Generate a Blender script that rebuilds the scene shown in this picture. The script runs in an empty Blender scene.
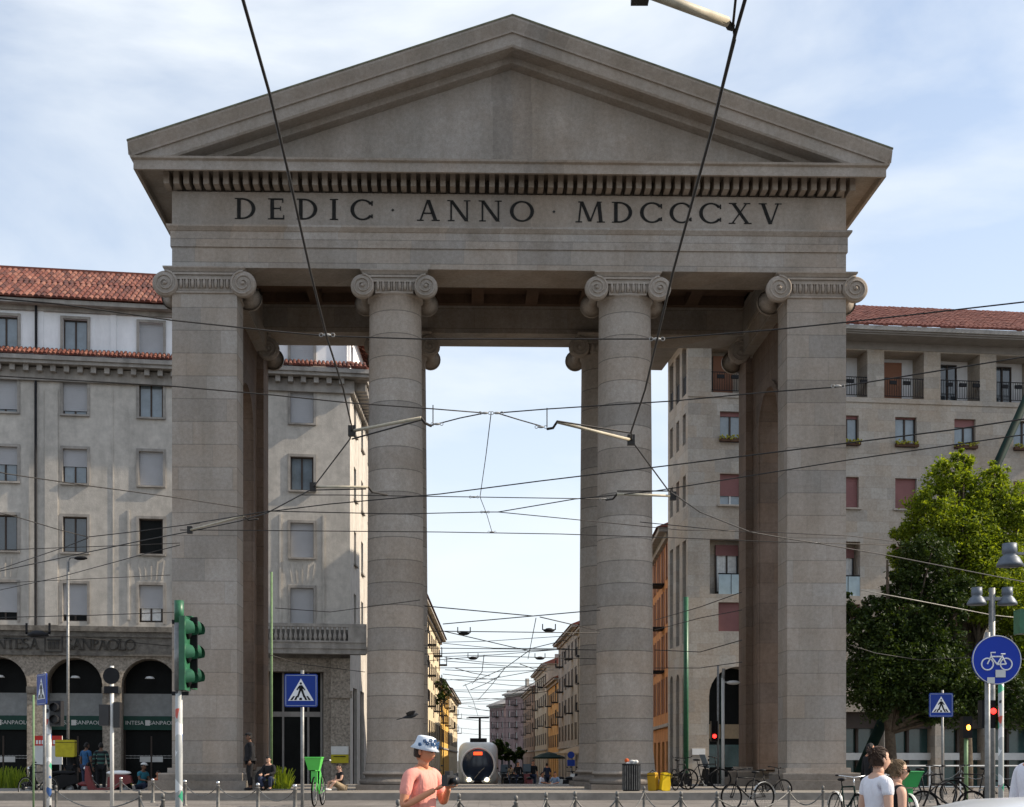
import bpy, bmesh, math, random
from mathutils import Vector, Matrix
random.seed(7)
SC = bpy.context.scene
COL = SC.collection
PI = math.pi
F = 1354.0; CX = 490.0; HY = 760.0; EYE = 1.55

def PX(px, Y): return (px - CX) * Y / F            # measured picture column -> metres across at distance Y
def PZ(py, Y): return EYE + (HY - py) * Y / F      # measured picture row -> height at distance Y
def WP(px, py, z):                                 # a point at height z seen at that place of the photograph
    Y = (z - EYE) * F / (HY - py)
    return Vector((PX(px, Y), Y, z))

# ------------------------------------------------------------------ materials
def nt(m): return m.node_tree.nodes, m.node_tree.links
def mat(name, col, rough=0.8, metal=0.0, var=0.15, scale=3.0, bump=0.0, spec=0.3, stain=0.0, emit=None, estr=0.0, detail=5, col2=None, trans=0.0):
    m = bpy.data.materials.new(name); m.use_nodes = True
    n, l = nt(m); b = n['Principled BSDF']
    b.inputs['Roughness'].default_value = rough; b.inputs['Metallic'].default_value = metal
    b.inputs['Specular IOR Level'].default_value = spec
    tc = n.new('ShaderNodeTexCoord')
    nz = n.new('ShaderNodeTexNoise'); nz.inputs['Scale'].default_value = scale; nz.inputs['Detail'].default_value = detail
    nz.inputs['Roughness'].default_value = 0.65
    l.new(tc.outputs['Object'], nz.inputs['Vector'])
    r = n.new('ShaderNodeValToRGB')
    c2 = col2 or tuple(min(1, c * (1 + var)) for c in col)
    c1 = tuple(c * (1 - var) for c in col)
    r.color_ramp.elements[0].position = 0.32; r.color_ramp.elements[0].color = (*c1, 1)
    r.color_ramp.elements[1].position = 0.68; r.color_ramp.elements[1].color = (*c2, 1)
    l.new(nz.outputs['Fac'], r.inputs['Fac'])
    out = r.outputs['Color']
    if stain > 0:
        mp = n.new('ShaderNodeMapping'); mp.inputs['Scale'].default_value = (1.1, 1.1, 0.22)
        l.new(tc.outputs['Object'], mp.inputs['Vector'])
        n2 = n.new('ShaderNodeTexNoise'); n2.inputs['Scale'].default_value = 0.9; n2.inputs['Detail'].default_value = 8; n2.inputs['Roughness'].default_value = .7
        l.new(mp.outputs['Vector'], n2.inputs['Vector'])
        r2 = n.new('ShaderNodeValToRGB')
        r2.color_ramp.elements[0].position = 0.36; r2.color_ramp.elements[0].color = (1-stain,)*3 + (1,)
        r2.color_ramp.elements[1].position = 0.58; r2.color_ramp.elements[1].color = (1, 1, 1, 1)
        l.new(n2.outputs['Fac'], r2.inputs['Fac'])
        mx = n.new('ShaderNodeMixRGB'); mx.blend_type = 'MULTIPLY'; mx.inputs['Fac'].default_value = 1
        l.new(out, mx.inputs[1]); l.new(r2.outputs['Color'], mx.inputs[2]); out = mx.outputs['Color']
    l.new(out, b.inputs['Base Color'])
    if bump > 0:
        bp = n.new('ShaderNodeBump'); bp.inputs['Strength'].default_value = bump; bp.inputs['Distance'].default_value = 0.02
        n3 = n.new('ShaderNodeTexNoise'); n3.inputs['Scale'].default_value = scale * 8; n3.inputs['Detail'].default_value = 4
        l.new(tc.outputs['Object'], n3.inputs['Vector'])
        l.new(n3.outputs['Fac'], bp.inputs['Height']); l.new(bp.outputs['Normal'], b.inputs['Normal'])
    if 'cotton' in name:
        bp = n.new('ShaderNodeBump'); bp.inputs['Strength'].default_value = .9; bp.inputs['Distance'].default_value = .03
        mpf = n.new('ShaderNodeMapping'); mpf.inputs['Scale'].default_value = (7, 7, 3.2); mpf.inputs['Rotation'].default_value = (.3, .5, .2)
        n3 = n.new('ShaderNodeTexNoise'); n3.inputs['Scale'].default_value = 1.3; n3.inputs['Detail'].default_value = 3; n3.inputs['Distortion'].default_value = .8
        l.new(tc.outputs['Object'], mpf.inputs['Vector']); l.new(mpf.outputs['Vector'], n3.inputs['Vector'])
        l.new(n3.outputs['Fac'], bp.inputs['Height']); l.new(bp.outputs['Normal'], b.inputs['Normal'])
    if emit:
        b.inputs['Emission Color'].default_value = (*emit, 1); b.inputs['Emission Strength'].default_value = estr
    if trans > 0: b.inputs['Transmission Weight'].default_value = trans
    return m

def stone(name, col, course=0.72, blen=1.7, drums=False, jointdark=0.62, stain=0.3, tint=(1.0, .93, .86)):
    """ashlar: joints, a tone of its own for every block, weather streaks"""
    m = bpy.data.materials.new(name); m.use_nodes = True
    n, l = nt(m); b = n['Principled BSDF']; b.inputs['Roughness'].default_value = .88; b.inputs['Specular IOR Level'].default_value = .2
    tc = n.new('ShaderNodeTexCoord'); sp = n.new('ShaderNodeSeparateXYZ'); l.new(tc.outputs['Object'], sp.inputs[0])
    def M(op, a, bb=None, c=None):
        x = n.new('ShaderNodeMath'); x.operation = op
        for i, v in enumerate((a, bb, c)):
            if v is None: continue
            if isinstance(v, (int, float)): x.inputs[i].default_value = v
            else: l.new(v, x.inputs[i])
        return x.outputs[0]
    zc = M('DIVIDE', sp.outputs['Z'], course)
    row = M('FLOOR', zc); zf = M('FRACT', zc)
    dz = M('MINIMUM', zf, M('SUBTRACT', 1, zf))
    hor = M('LESS_THAN', dz, 0.022)
    if drums:
        blk = M('MULTIPLY', row, 7.31); joint = hor
    else:
        xx = M('ADD', M('ADD', sp.outputs['X'], sp.outputs['Y']), M('MULTIPLY', M('FRACT', M('MULTIPLY', row, 0.37)), blen))
        xc = M('DIVIDE', xx, blen); xf = M('FRACT', xc)
        dx = M('MINIMUM', xf, M('SUBTRACT', 1, xf))
        ver = M('LESS_THAN', dx, 0.007)
        joint = M('MAXIMUM', hor, M('MULTIPLY', ver, .4))
        blk = M('ADD', M('MULTIPLY', row, 7.31), M('MULTIPLY', M('FLOOR', xc), 3.17))
    wn = n.new('ShaderNodeTexWhiteNoise'); wn.noise_dimensions = '1D'; l.new(blk, wn.inputs['W'])
    r = n.new('ShaderNodeValToRGB')
    c0 = tuple(c * (.80 if drums else .88) for c in col); c1 = tuple(c * t * 1.04 for c, t in zip(col, tint)); c2 = tuple(c * 1.08 for c in col)
    r.color_ramp.elements[0].color = (*c0, 1); r.color_ramp.elements[1].color = (*c2, 1)
    e = r.color_ramp.elements.new(.5); e.color = (*c1, 1)
    l.new(wn.outputs['Value'], r.inputs['Fac'])
    def noise(sc, lo, hi, clo, mapsc=None, p0=.35, p1=.65):
        t = n.new('ShaderNodeTexNoise'); t.inputs['Scale'].default_value = sc; t.inputs['Detail'].default_value = 8; t.inputs['Roughness'].default_value = .68
        src = tc.outputs['Object']
        if mapsc:
            mp = n.new('ShaderNodeMapping'); mp.inputs['Scale'].default_value = mapsc; l.new(src, mp.inputs['Vector']); src = mp.outputs['Vector']
        l.new(src, t.inputs['Vector'])
        rr = n.new('ShaderNodeValToRGB'); rr.color_ramp.elements[0].position = p0; rr.color_ramp.elements[1].position = p1
        rr.color_ramp.elements[0].color = (*clo, 1); rr.color_ramp.elements[1].color = (hi, hi, hi, 1)
        l.new(t.outputs['Fac'], rr.inputs['Fac']); return rr.outputs['Color'], t
    def mul(a, bb, f=1.0):
        mx = n.new('ShaderNodeMixRGB'); mx.blend_type = 'MULTIPLY'; mx.inputs['Fac'].default_value = f
        l.new(a, mx.inputs[1]); l.new(bb, mx.inputs[2]); return mx.outputs['Color']
    a, _ = noise(.8, 0, 1.05, (1 - stain, 1 - stain, 1 - stain * 1.1), (1, 1, .25))
    c, _ = noise(9, 0, 1.08, (.86, .85, .84))
    d, _ = noise(.35, 0, 1.0, (.88, .82, .76))
    g, gt = noise(38, 0, 1.10, (.86, .86, .86))
    out = mul(mul(mul(mul(r.outputs['Color'], a), c), d), g)
    jr = n.new('ShaderNodeMixRGB'); jr.blend_type = 'MULTIPLY'; jr.inputs[2].default_value = (jointdark, jointdark, jointdark, 1)
    l.new(joint, jr.inputs['Fac']); l.new(out, jr.inputs[1])
    l.new(jr.outputs['Color'], b.inputs['Base Color'])
    bp = n.new('ShaderNodeBump'); bp.inputs['Strength'].default_value = .35; bp.inputs['Distance'].default_value = .01
    l.new(gt.outputs['Fac'], bp.inputs['Height']); l.new(bp.outputs['Normal'], b.inputs['Normal'])
    return m

def leafmat(name, c1, c2, tr=.35):
    m = bpy.data.materials.new(name); m.use_nodes = True
    n, l = nt(m); b = n['Principled BSDF']; b.inputs['Roughness'].default_value = .55; b.inputs['Specular IOR Level'].default_value = .25
    g = n.new('ShaderNodeNewGeometry'); r = n.new('ShaderNodeValToRGB')
    r.color_ramp.elements[0].color = (*c1, 1); r.color_ramp.elements[1].color = (*c2, 1)
    l.new(g.outputs['Random Per Island'], r.inputs['Fac']); l.new(r.outputs['Color'], b.inputs['Base Color'])
    t = n.new('ShaderNodeBsdfTranslucent'); mixc = n.new('ShaderNodeMixRGB'); mixc.blend_type = 'MULTIPLY'; mixc.inputs['Fac'].default_value = 1
    mixc.inputs[2].default_value = (1.6, 1.5, .5, 1); l.new(r.outputs['Color'], mixc.inputs[1]); l.new(mixc.outputs['Color'], t.inputs['Color'])
    mx = n.new('ShaderNodeMixShader'); mx.inputs['Fac'].default_value = tr
    l.new(b.outputs['BSDF'], mx.inputs[1]); l.new(t.outputs['BSDF'], mx.inputs[2])
    l.new(mx.outputs[0], n['Material Output'].inputs['Surface'])
    return m

def tilemat(name, ca, cb, cc):
    m = bpy.data.materials.new(name); m.use_nodes = True
    n, l = nt(m); b = n['Principled BSDF']; b.inputs['Roughness'].default_value = .85
    g = n.new('ShaderNodeNewGeometry'); r = n.new('ShaderNodeValToRGB')
    r.color_ramp.elements[0].color = (*ca, 1); r.color_ramp.elements[1].color = (*cc, 1)
    e = r.color_ramp.elements.new(.5); e.color = (*cb, 1)
    tc = n.new('ShaderNodeTexCoord'); nz = n.new('ShaderNodeTexNoise'); nz.inputs['Scale'].default_value = 1.2; nz.inputs['Detail'].default_value = 6
    l.new(tc.outputs['Object'], nz.inputs['Vector'])
    mx = n.new('ShaderNodeMixRGB'); mx.blend_type = 'MULTIPLY'; mx.inputs['Fac'].default_value = .6
    l.new(g.outputs['Random Per Island'], r.inputs['Fac']); l.new(r.outputs['Color'], mx.inputs[1]); l.new(nz.outputs['Fac'], mx.inputs[2])
    l.new(mx.outputs['Color'], b.inputs['Base Color'])
    return m

M = {}
M['gate'] = stone('gate_granite', (.375, .352, .328), stain=.2, jointdark=.72)
M['gate_plain'] = stone('gate_granite_carved', (.39, .366, .342), course=50, blen=90, stain=.22)
M['drum'] = stone('gate_granite_drums', (.385, .360, .333), drums=True, stain=.16, jointdark=.58)
M['gate_in'] = stone('gate_inner_stone_shaded', (.13, .088, .064), stain=.3)  # brown ceiling stone, darkened so its colour carries the shade under the gate
M['gate_mid'] = stone('gate_brown_stone_shaded', (.215, .165, .135), stain=.3, jointdark=.8)  # sooty brown of the inner piers, with part of their shade in the colour
M['plaster_l'] = mat('weathered_grey_plaster', (.52, .485, .435), .95, var=.14, scale=2.6, stain=.22, bump=.4, detail=9)
M['white_pl'] = mat('white_plaster', (.84, .84, .85), .9, var=.06, scale=1.0, stain=.12)
M['plaster_r'] = stone('pale_stone_cladding', (.46, .435, .40), course=.55, blen=.9, stain=.12, jointdark=.86)
M['soffit'] = mat('grey_soffit', (.27, .25, .23), .9, var=.12, scale=2)
M['bracket'] = mat('cornice_stone', (.34, .315, .285), .9, var=.2, scale=2, stain=.3)
M['rust'] = mat('rough_rusticated_stone', (.30, .26, .215), .95, var=.5, scale=9, bump=1.0, detail=9)
M['darkstone'] = mat('sooty_stone_fascia', (.17, .155, .135), .95, var=.35, scale=4, stain=.3, bump=.6)
M['tile'] = tilemat('terracotta_tiles', (.09, .028, .020), (.19, .050, .030), (.32, .135, .09))
M['tile_r'] = tilemat('brown_red_tiles', (.19, .055, .036), (.24, .075, .05), (.31, .115, .08))
M['orange'] = mat('orange_render', (.50, .225, .085), .95, var=.15, scale=1.2, stain=.2)
M['beige'] = mat('beige_render', (.42, .37, .29), .95, var=.12, scale=.6, stain=.25)
M['yellow'] = mat('ochre_yellow_render', (.70, .42, .10), .95, var=.12, scale=.6, stain=.15)
M['cream'] = mat('cream_render', (.66, .55, .38), .95, var=.1, scale=.6, stain=.2)
M['pink'] = mat('dusty_pink_render', (.27, .19, .18), .95, var=.12, scale=.6, stain=.25)
M['greybld'] = mat('grey_render', (.33, .31, .29), .95, var=.15, scale=.6, stain=.25)
M['glass'] = mat('window_glass', (.035, .045, .055), .06, spec=1.0, var=.5, scale=.8)
M['glass_sky'] = mat('curtained_glass', (.17, .21, .24), .12, spec=.9, var=.25, scale=.9)
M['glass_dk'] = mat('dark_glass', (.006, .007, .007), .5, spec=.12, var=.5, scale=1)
M['teal'] = mat('teal_glass', (.03, .075, .075), .15, spec=.8, var=.4, scale=.7)
M['frame'] = mat('dark_brown_frame', (.055, .04, .032), .6)
M['frame_w'] = mat('pale_frame', (.42, .40, .37), .6)
M['blind'] = mat('grey_roller_blind', (.42, .42, .43), .7, var=.06, scale=1)
M['blind_r'] = mat('burgundy_roller_blind', (.24, .11, .105), .7, var=.1, scale=1)
M['blind_b'] = mat('brown_roller_blind', (.27, .125, .075), .7, var=.1, scale=1)
M['curtain'] = mat('net_curtain', (.7, .7, .68), .9, var=.15, scale=6)
M['black'] = mat('black_paint', (.008, .008, .009), .5, var=.3, spec=.15)
M['rubber'] = mat('black_rubber', (.009, .009, .009), .9, var=.3, spec=.05)
M['iron'] = mat('wrought_iron', (.018, .018, .02), .65, var=.3, spec=.15)
M['steel'] = mat('galvanised_steel', (.24, .24, .235), .5, .5, var=.25, scale=12)
M['chrome'] = mat('polished_steel', (.6, .6, .6), .22, .9, var=.1)
M['bollard'] = mat('weathered_bollard_steel', (.15, .145, .135), .55, .3, var=.4, scale=9)
M['green_p'] = mat('traffic_green_paint', (.022, .115, .055), .42, var=.25, scale=8, spec=.5)
M['green_l'] = mat('light_green_paint', (.15, .24, .12), .6, var=.2, scale=6)
M['dkgreen'] = mat('dark_green_mast_paint', (.006, .020, .017), .7, var=.2, spec=.1)
M['lime'] = mat('bright_green_plastic', (.10, .55, .09), .4, var=.08, spec=.5)
M['green_b'] = mat('deep_green_plastic', (.02, .28, .07), .4, var=.1, spec=.5)
M['blue'] = mat('sign_blue', (.006, .035, .24), .5, var=.06, scale=2, spec=.3)
M['blue_b'] = mat('sign_bright_blue', (.004, .035, .36), .5, var=.06, scale=2, spec=.3)
M['white'] = mat('white_paint', (.80, .80, .79), .45, var=.04, spec=.5)
M['offwhite'] = mat('offwhite_paint', (.62, .62, .60), .5, var=.08)
M['red'] = mat('red_paint', (.55, .03, .02), .5, var=.1)
M['dkred'] = mat('dark_red_paint', (.14, .012, .014), .35, var=.1, spec=.5)
M['ybag'] = mat('yellow_bag_fabric', (.75, .50, .01), .7, var=.1, scale=6)
M['ochre_bag'] = mat('yellow_thermal_box', (.42, .36, .02), .7, var=.15, scale=6)
M['amber_bag'] = mat('amber_bag_fabric', (.42, .24, .01), .7, var=.1, scale=6)
M['wire'] = mat('wire_dark', (.035, .032, .03), .55, var=.2, metal=.3)
M['wirelight'] = mat('wire_pale', (.34, .32, .28), .5, var=.2)
M['arm'] = mat('cream_insulated_tube', (.46, .41, .31), .55, var=.2, scale=6)
M['insul'] = mat('pale_insulator', (.36, .35, .33), .4)
M['skin'] = mat('skin', (.56, .25, .14), .55, var=.08, scale=8)
M['skin2'] = mat('fair_skin', (.58, .35, .25), .55, var=.08, scale=8)
M['skin_d'] = mat('brown_skin', (.16, .085, .055), .55, var=.08, scale=8)
M['pink_t'] = mat('salmon_cotton', (.80, .33, .27), .9, var=.07, scale=9, bump=.4)
M['white_t'] = mat('white_cotton', (.74, .73, .78), .9, var=.05, scale=9, bump=.3)
M['black_t'] = mat('black_cotton', (.014, .014, .016), .9, var=.3, scale=9)
M['blue_t'] = mat('blue_cotton', (.03, .10, .22), .9, var=.2, scale=9)
M['teal_t'] = mat('teal_cotton', (.03, .16, .22), .9, var=.2, scale=9)
M['lblue_t'] = mat('pale_blue_cotton', (.25, .33, .45), .9, var=.1, scale=9)
M['khaki'] = mat('khaki_cotton', (.30, .23, .15), .9, var=.1, scale=9)
M['denim'] = mat('dark_denim', (.03, .04, .075), .9, var=.2, scale=9)
M['orange_t'] = mat('orange_cotton', (.5, .10, .03), .9, var=.1, scale=9)
M['hair_b'] = mat('brown_hair', (.045, .024, .015), .6, var=.4, scale=30, bump=.6)
M['hair_l'] = mat('dark_blonde_hair', (.17, .115, .065), .6, var=.4, scale=30, bump=.6)
M['hair_k'] = mat('black_hair', (.012, .010, .009), .6, var=.4, scale=30, bump=.6)
M['plastic_k'] = mat('black_plastic', (.018, .018, .02), .35, var=.2, spec=.5)
M['carwhite'] = mat('white_car_paint', (.62, .64, .66), .22, var=.02, spec=.7)
M['tramgrey'] = mat('tram_pale_paint', (.50, .52, .50), .35, var=.06, spec=.5)
M['leaf_hi'] = leafmat('sunny_leaves', (.07, .12, .012), (.26, .32, .03), .45)
M['leaf_lo'] = leafmat('dark_leaves', (.015, .032, .007), (.05, .082, .014), .25)
M['bark'] = mat('bark', (.09, .07, .05), .95, var=.4, scale=8, bump=.8)
M['letter'] = mat('dark_bronze_letters', (.030, .028, .025), .55, var=.3, scale=8)
M['flower'] = mat('yellow_green_flowers', (.32, .30, .04), .9, var=.5, scale=20)
M['terra'] = mat('terracotta_box', (.10, .055, .035), .9, var=.3)
M['lamp_o'] = mat('lit_amber_lens', (1, .35, .05), .4, emit=(1, .33, .04), estr=5)
M['lamp_r'] = mat('lit_red_lens', (1, .03, .02), .4, emit=(1, .02, .015), estr=5)
M['head_l'] = mat('lit_headlight', (1, .9, .7), .3, emit=(1, .86, .6), estr=14)
M['disp_o'] = mat('lit_orange_display', (1, .1, .02), .4, emit=(1, .08, .02), estr=1.6)
M['bird'] = mat('dark_feathers', (.03, .032, .036), .8, var=.3, scale=20)

def sticker_mat():
    m = bpy.data.materials.new('pole_with_stickers'); m.use_nodes = True
    n, l = nt(m); b = n['Principled BSDF']; b.inputs['Roughness'].default_value = .55
    tc = n.new('ShaderNodeTexCoord'); v = n.new('ShaderNodeTexVoronoi'); v.inputs['Scale'].default_value = 9; v.feature = 'F1'
    l.new(tc.outputs['Object'], v.inputs['Vector'])
    r = n.new('ShaderNodeValToRGB'); r.color_ramp.interpolation = 'CONSTANT'
    cols = [(0, (.40, .41, .40)), (.40, (.72, .73, .72)), (.55, (.05, .13, .35)), (.62, (.42, .42, .40)), (.70, (.05, .35, .2)), (.76, (.6, .6, .6)), (.86, (.03, .03, .03)), (.9, (.5, .08, .05)), (.93, (.45, .46, .45))]
    r.color_ramp.elements[0].color = (*cols[0][1], 1); r.color_ramp.elements[1].position = .4; r.color_ramp.elements[1].color = (*cols[1][1], 1)
    for p, c in cols[2:]:
        e = r.color_ramp.elements.new(p); e.color = (*c, 1)
    sp = n.new('ShaderNodeSeparateColor'); l.new(v.outputs['Color'], sp.inputs[0]); l.new(sp.outputs[0], r.inputs['Fac'])
    l.new(r.outputs['Color'], b.inputs['Base Color'])
    return m
M['sticker'] = sticker_mat()

def paving_mat():
    m = bpy.data.materials.new('granite_setts'); m.use_nodes = True
    n, l = nt(m); b = n['Principled BSDF']; b.inputs['Roughness'].default_value = .85
    tc = n.new('ShaderNodeTexCoord'); br = n.new('ShaderNodeTexBrick'); br.inputs['Scale'].default_value = 1
    br.inputs['Brick Width'].default_value = .6; br.inputs['Row Height'].default_value = .3; br.inputs['Mortar Size'].default_value = .012
    br.inputs['Color1'].default_value = (.21, .195, .18, 1); br.inputs['Color2'].default_value = (.15, .14, .13, 1); br.inputs['Mortar'].default_value = (.1, .09, .08, 1)
    l.new(tc.outputs['Object'], br.inputs['Vector'])
    nz = n.new('ShaderNodeTexNoise'); nz.inputs['Scale'].default_value = .6; nz.inputs['Detail'].default_value = 8; l.new(tc.outputs['Object'], nz.inputs['Vector'])
    r = n.new('ShaderNodeValToRGB'); r.color_ramp.elements[0].color = (.65, .62, .6, 1); r.color_ramp.elements[1].color = (1.15, 1.12, 1.1, 1)
    r.color_ramp.elements[0].position = .3; r.color_ramp.elements[1].position = .7
    l.new(nz.outputs['Fac'], r.inputs['Fac'])
    mx = n.new('ShaderNodeMixRGB'); mx.blend_type = 'MULTIPLY'; mx.inputs['Fac'].default_value = 1
    l.new(br.outputs['Color'], mx.inputs[1]); l.new(r.outputs['Color'], mx.inputs[2]); l.new(mx.outputs['Color'], b.inputs['Base Color'])
    return m
M['paving'] = paving_mat()
M['asphalt'] = mat('worn_asphalt', (.06, .058, .055), .9, var=.3, scale=.7, bump=.4, detail=9)
M['kerb'] = mat('kerb_granite', (.22, .20, .175), .85, var=.2, scale=3)

# ------------------------------------------------------------------ mesh builder
class MB:
    def __init__(s, T=None): s.v = []; s.f = []; s.T = T; s.mi = []; s.cur = 0; s.sm = []; s.smooth = False
    def add(s, vs, fs):
        o = len(s.v)
        s.v += [s.T(*p) if s.T else tuple(p) for p in vs]
        for q in fs: s.f.append([i + o for i in q]); s.mi.append(s.cur); s.sm.append(s.smooth)
    def box(s, x0, x1, y0, y1, z0, z1):
        v = [(x0,y0,z0),(x1,y0,z0),(x1,y1,z0),(x0,y1,z0),(x0,y0,z1),(x1,y0,z1),(x1,y1,z1),(x0,y1,z1)]
        s.add(v, [(0,3,2,1),(4,5,6,7),(0,1,5,4),(1,2,6,5),(2,3,7,6),(3,0,4,7)])
    def quad(s, a, b, c, d): s.add([a, b, c, d], [(0, 1, 2, 3)])
    def poly(s, pts): s.add(pts, [tuple(range(len(pts)))])
    def prism(s, poly, ax, a, b):
        """extrude 2-D polygon between a and b along axis ax ('x': poly is (y,z); 'y': (x,z); 'z': (x,y))"""
        def P(p, t): return (t, p[0], p[1]) if ax == 'x' else (p[0], t, p[1]) if ax == 'y' else (p[0], p[1], t)
        n = len(poly)
        s.add([P(p, a) for p in poly] + [P(p, b) for p in poly],
              [tuple(range(n)), tuple(range(2 * n - 1, n - 1, -1))] + [(i, (i + 1) % n, n + (i + 1) % n, n + i) for i in range(n)])
    def tube(s, pts, r, n=8, cap=True):
        pts = [Vector(p) for p in pts]; k = len(pts)
        rr = r if isinstance(r, (list, tuple)) else [r] * k
        vs = []; ref = None
        for i, p in enumerate(pts):
            d = (pts[min(i + 1, k - 1)] - pts[max(i - 1, 0)])
            d = d.normalized() if d.length > 1e-9 else Vector((0, 0, 1))
            if ref is None:
                ref = Vector((0, 0, 1)) if abs(d.z) < .9 else Vector((1, 0, 0))
            a = d.cross(ref).normalized(); b = d.cross(a).normalized(); ref = -b if False else a.cross(d)
            for j in range(n):
                t = 2 * PI * j / n
                vs.append(p + a * (rr[i] * math.cos(t)) + b * (rr[i] * math.sin(t)))
        fs = [(i * n + j, i * n + (j + 1) % n, (i + 1) * n + (j + 1) % n, (i + 1) * n + j) for i in range(k - 1) for j in range(n)]
        if cap: fs += [tuple(range(n)), tuple(range((k - 1) * n + n - 1, (k - 1) * n - 1, -1))]
        s.add(vs, fs)
    def lathe(s, prof, c=(0, 0, 0), n=24, a0=0, a1=2 * PI, sx=1, sy=1):
        full = abs(a1 - a0 - 2 * PI) < 1e-6; m = n if full else n + 1
        vs = []
        for r, z in prof:
            for j in range(m):
                t = a0 + (a1 - a0) * j / n
                vs.append((c[0] + sx * r * math.cos(t), c[1] + sy * r * math.sin(t), c[2] + z))
        fs = []
        for i in range(len(prof) - 1):
            for j in range(n):
                j2 = (j + 1) % m
                fs.append((i * m + j, i * m + j2, (i + 1) * m + j2, (i + 1) * m + j))
        s.add(vs, fs)
    def ell(s, c, rx, ry, rz, n=12, m=8, R=None, z0=-PI/2, z1=PI/2):
        vs = []
        for i in range(m + 1):
            ph = z0 + (z1 - z0) * i / m
            for j in range(n):
                t = 2 * PI * j / n
                p = Vector((rx * math.cos(ph) * math.cos(t), ry * math.cos(ph) * math.sin(t), rz * math.sin(ph)))
                if R: p = R @ p
                vs.append((p.x + c[0], p.y + c[1], p.z + c[2]))
        s.add(vs, [(i * n + j, i * n + (j + 1) % n, (i + 1) * n + (j + 1) % n, (i + 1) * n + j) for i in range(m) for j in range(n)])
    def torus(s, c, R, r, ax='y', n=28, m=8, a0=0, a1=2 * PI):
        pts = []
        for i in range(n + 1):
            t = a0 + (a1 - a0) * i / n
            a, b = R * math.cos(t), R * math.sin(t)
            pts.append((c[0] + a, c[1], c[2] + b) if ax == 'y' else (c[0], c[1] + a, c[2] + b) if ax == 'x' else (c[0] + a, c[1] + b, c[2]))
        s.tube(pts, r, m, cap=abs(a1 - a0) < 6.28)
    def ring(s, x0, x1, y0, y1, prof, close=False):
        """mitred moulding round a rectangle; prof = (projection, z)"""
        vs = []
        for p, z in prof: vs += [(x0 - p, y0 - p, z), (x1 + p, y0 - p, z), (x1 + p, y1 + p, z), (x0 - p, y1 + p, z)]
        fs = [(i * 4 + j, i * 4 + (j + 1) % 4, i * 4 + 4 + (j + 1) % 4, i * 4 + 4 + j) for i in range(len(prof) - 1) for j in range(4)]
        if close: fs += [(0, 3, 2, 1), tuple((len(prof) - 1) * 4 + j for j in range(4))]
        s.add(vs, fs)
    def build(s, name, mats, parent=None, recalc=True, smooth=False, weld=False):
        me = bpy.data.meshes.new(name); me.from_pydata([tuple(p) for p in s.v], [], s.f)
        mats = mats if isinstance(mats, (list, tuple)) else [mats]
        for m in mats: me.materials.append(m)
        me.polygons.foreach_set('material_index', s.mi)
        me.polygons.foreach_set('use_smooth', [smooth or q for q in s.sm])
        if recalc or weld:
            bm = bmesh.new(); bm.from_mesh(me)
            if weld: bmesh.ops.remove_doubles(bm, verts=bm.verts, dist=1e-4)
            if recalc: bmesh.ops.recalc_face_normals(bm, faces=bm.faces)
            bm.to_mesh(me); bm.free()
        o = bpy.data.objects.new(name, me); COL.objects.link(o)
        if parent: o.parent = parent
        return o

def tag(o, label=None, cat=None, group=None, kind=None):
    if label: o['label'] = label
    if cat: o['category'] = cat
    if group: o['group'] = group
    if kind: o['kind'] = kind
    return o
def thing(name, label, cat, loc=(0, 0, 0), rz=0, group=None):
    o = bpy.data.objects.new(name, None); COL.objects.link(o); o.empty_display_size = .2
    o.location = loc; o.rotation_euler = (0, 0, rz)
    return tag(o, label, cat, group)
def copy_tree(o, loc=None, rz=None, label=None, parent=None):
    c = o.copy(); COL.objects.link(c); c.parent = parent
    for ch in list(o.children): copy_tree(ch, parent=c)
    if loc is not None: c.location = loc
    if rz is not None: c.rotation_euler = (0, 0, rz)
    if label: c['label'] = label
    return c

# ------------------------------------------------------------------ camera, world, sun
cam = bpy.data.cameras.new('camera'); co = bpy.data.objects.new('camera', cam); COL.objects.link(co)
co.location = (0, 0, EYE); co.rotation_euler = (PI / 2, 0, 0)
cam.lens = F / 1024 * 36; cam.sensor_width = 36; cam.sensor_fit = 'HORIZONTAL'
cam.shift_x = (512 - CX) / 1024; cam.shift_y = (HY - 403.5) / 1024
cam.clip_start = .1; cam.clip_end = 8000
SC.camera = co
SUN_AZ = math.radians(2.0); SUN_EL = math.radians(36)       # azimuth measured from +X towards +Y
sd = Vector((math.cos(SUN_EL) * math.cos(SUN_AZ), math.cos(SUN_EL) * math.sin(SUN_AZ), math.sin(SUN_EL)))
sl = bpy.data.lights.new('sun', 'SUN'); so = bpy.data.objects.new('sun', sl); COL.objects.link(so)
sl.energy = 5.0; sl.angle = math.radians(.53); sl.color = (1.0, .87, .70)
so.rotation_euler = (-sd).to_track_quat('-Z', 'Y').to_euler()
w = bpy.data.worlds.new('World'); SC.world = w; w.use_nodes = True
n, l = w.node_tree.nodes, w.node_tree.links
bg = n['Background']; sky = n.new('ShaderNodeTexSky'); sky.sky_type = 'NISHITA'; sky.sun_disc = False
sky.sun_elevation = SUN_EL; sky.sun_rotation = PI / 2 - SUN_AZ
sky.air_density = 1.0; sky.dust_density = .6; sky.ozone_density = 1.2
tc = n.new('ShaderNodeTexCoord'); mp = n.new('ShaderNodeMapping'); mp.inputs['Scale'].default_value = (1.3, 1.3, 3.4); mp.inputs['Rotation'].default_value = (.25, .2, .5); mp.inputs['Location'].default_value = (.9, .35, .2)
l.new(tc.outputs['Generated'], mp.inputs['Vector'])
nz = n.new('ShaderNodeTexNoise'); nz.inputs['Scale'].default_value = 2.3; nz.inputs['Detail'].default_value = 7; nz.inputs['Roughness'].default_value = .52; nz.inputs['Distortion'].default_value = .35
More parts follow.
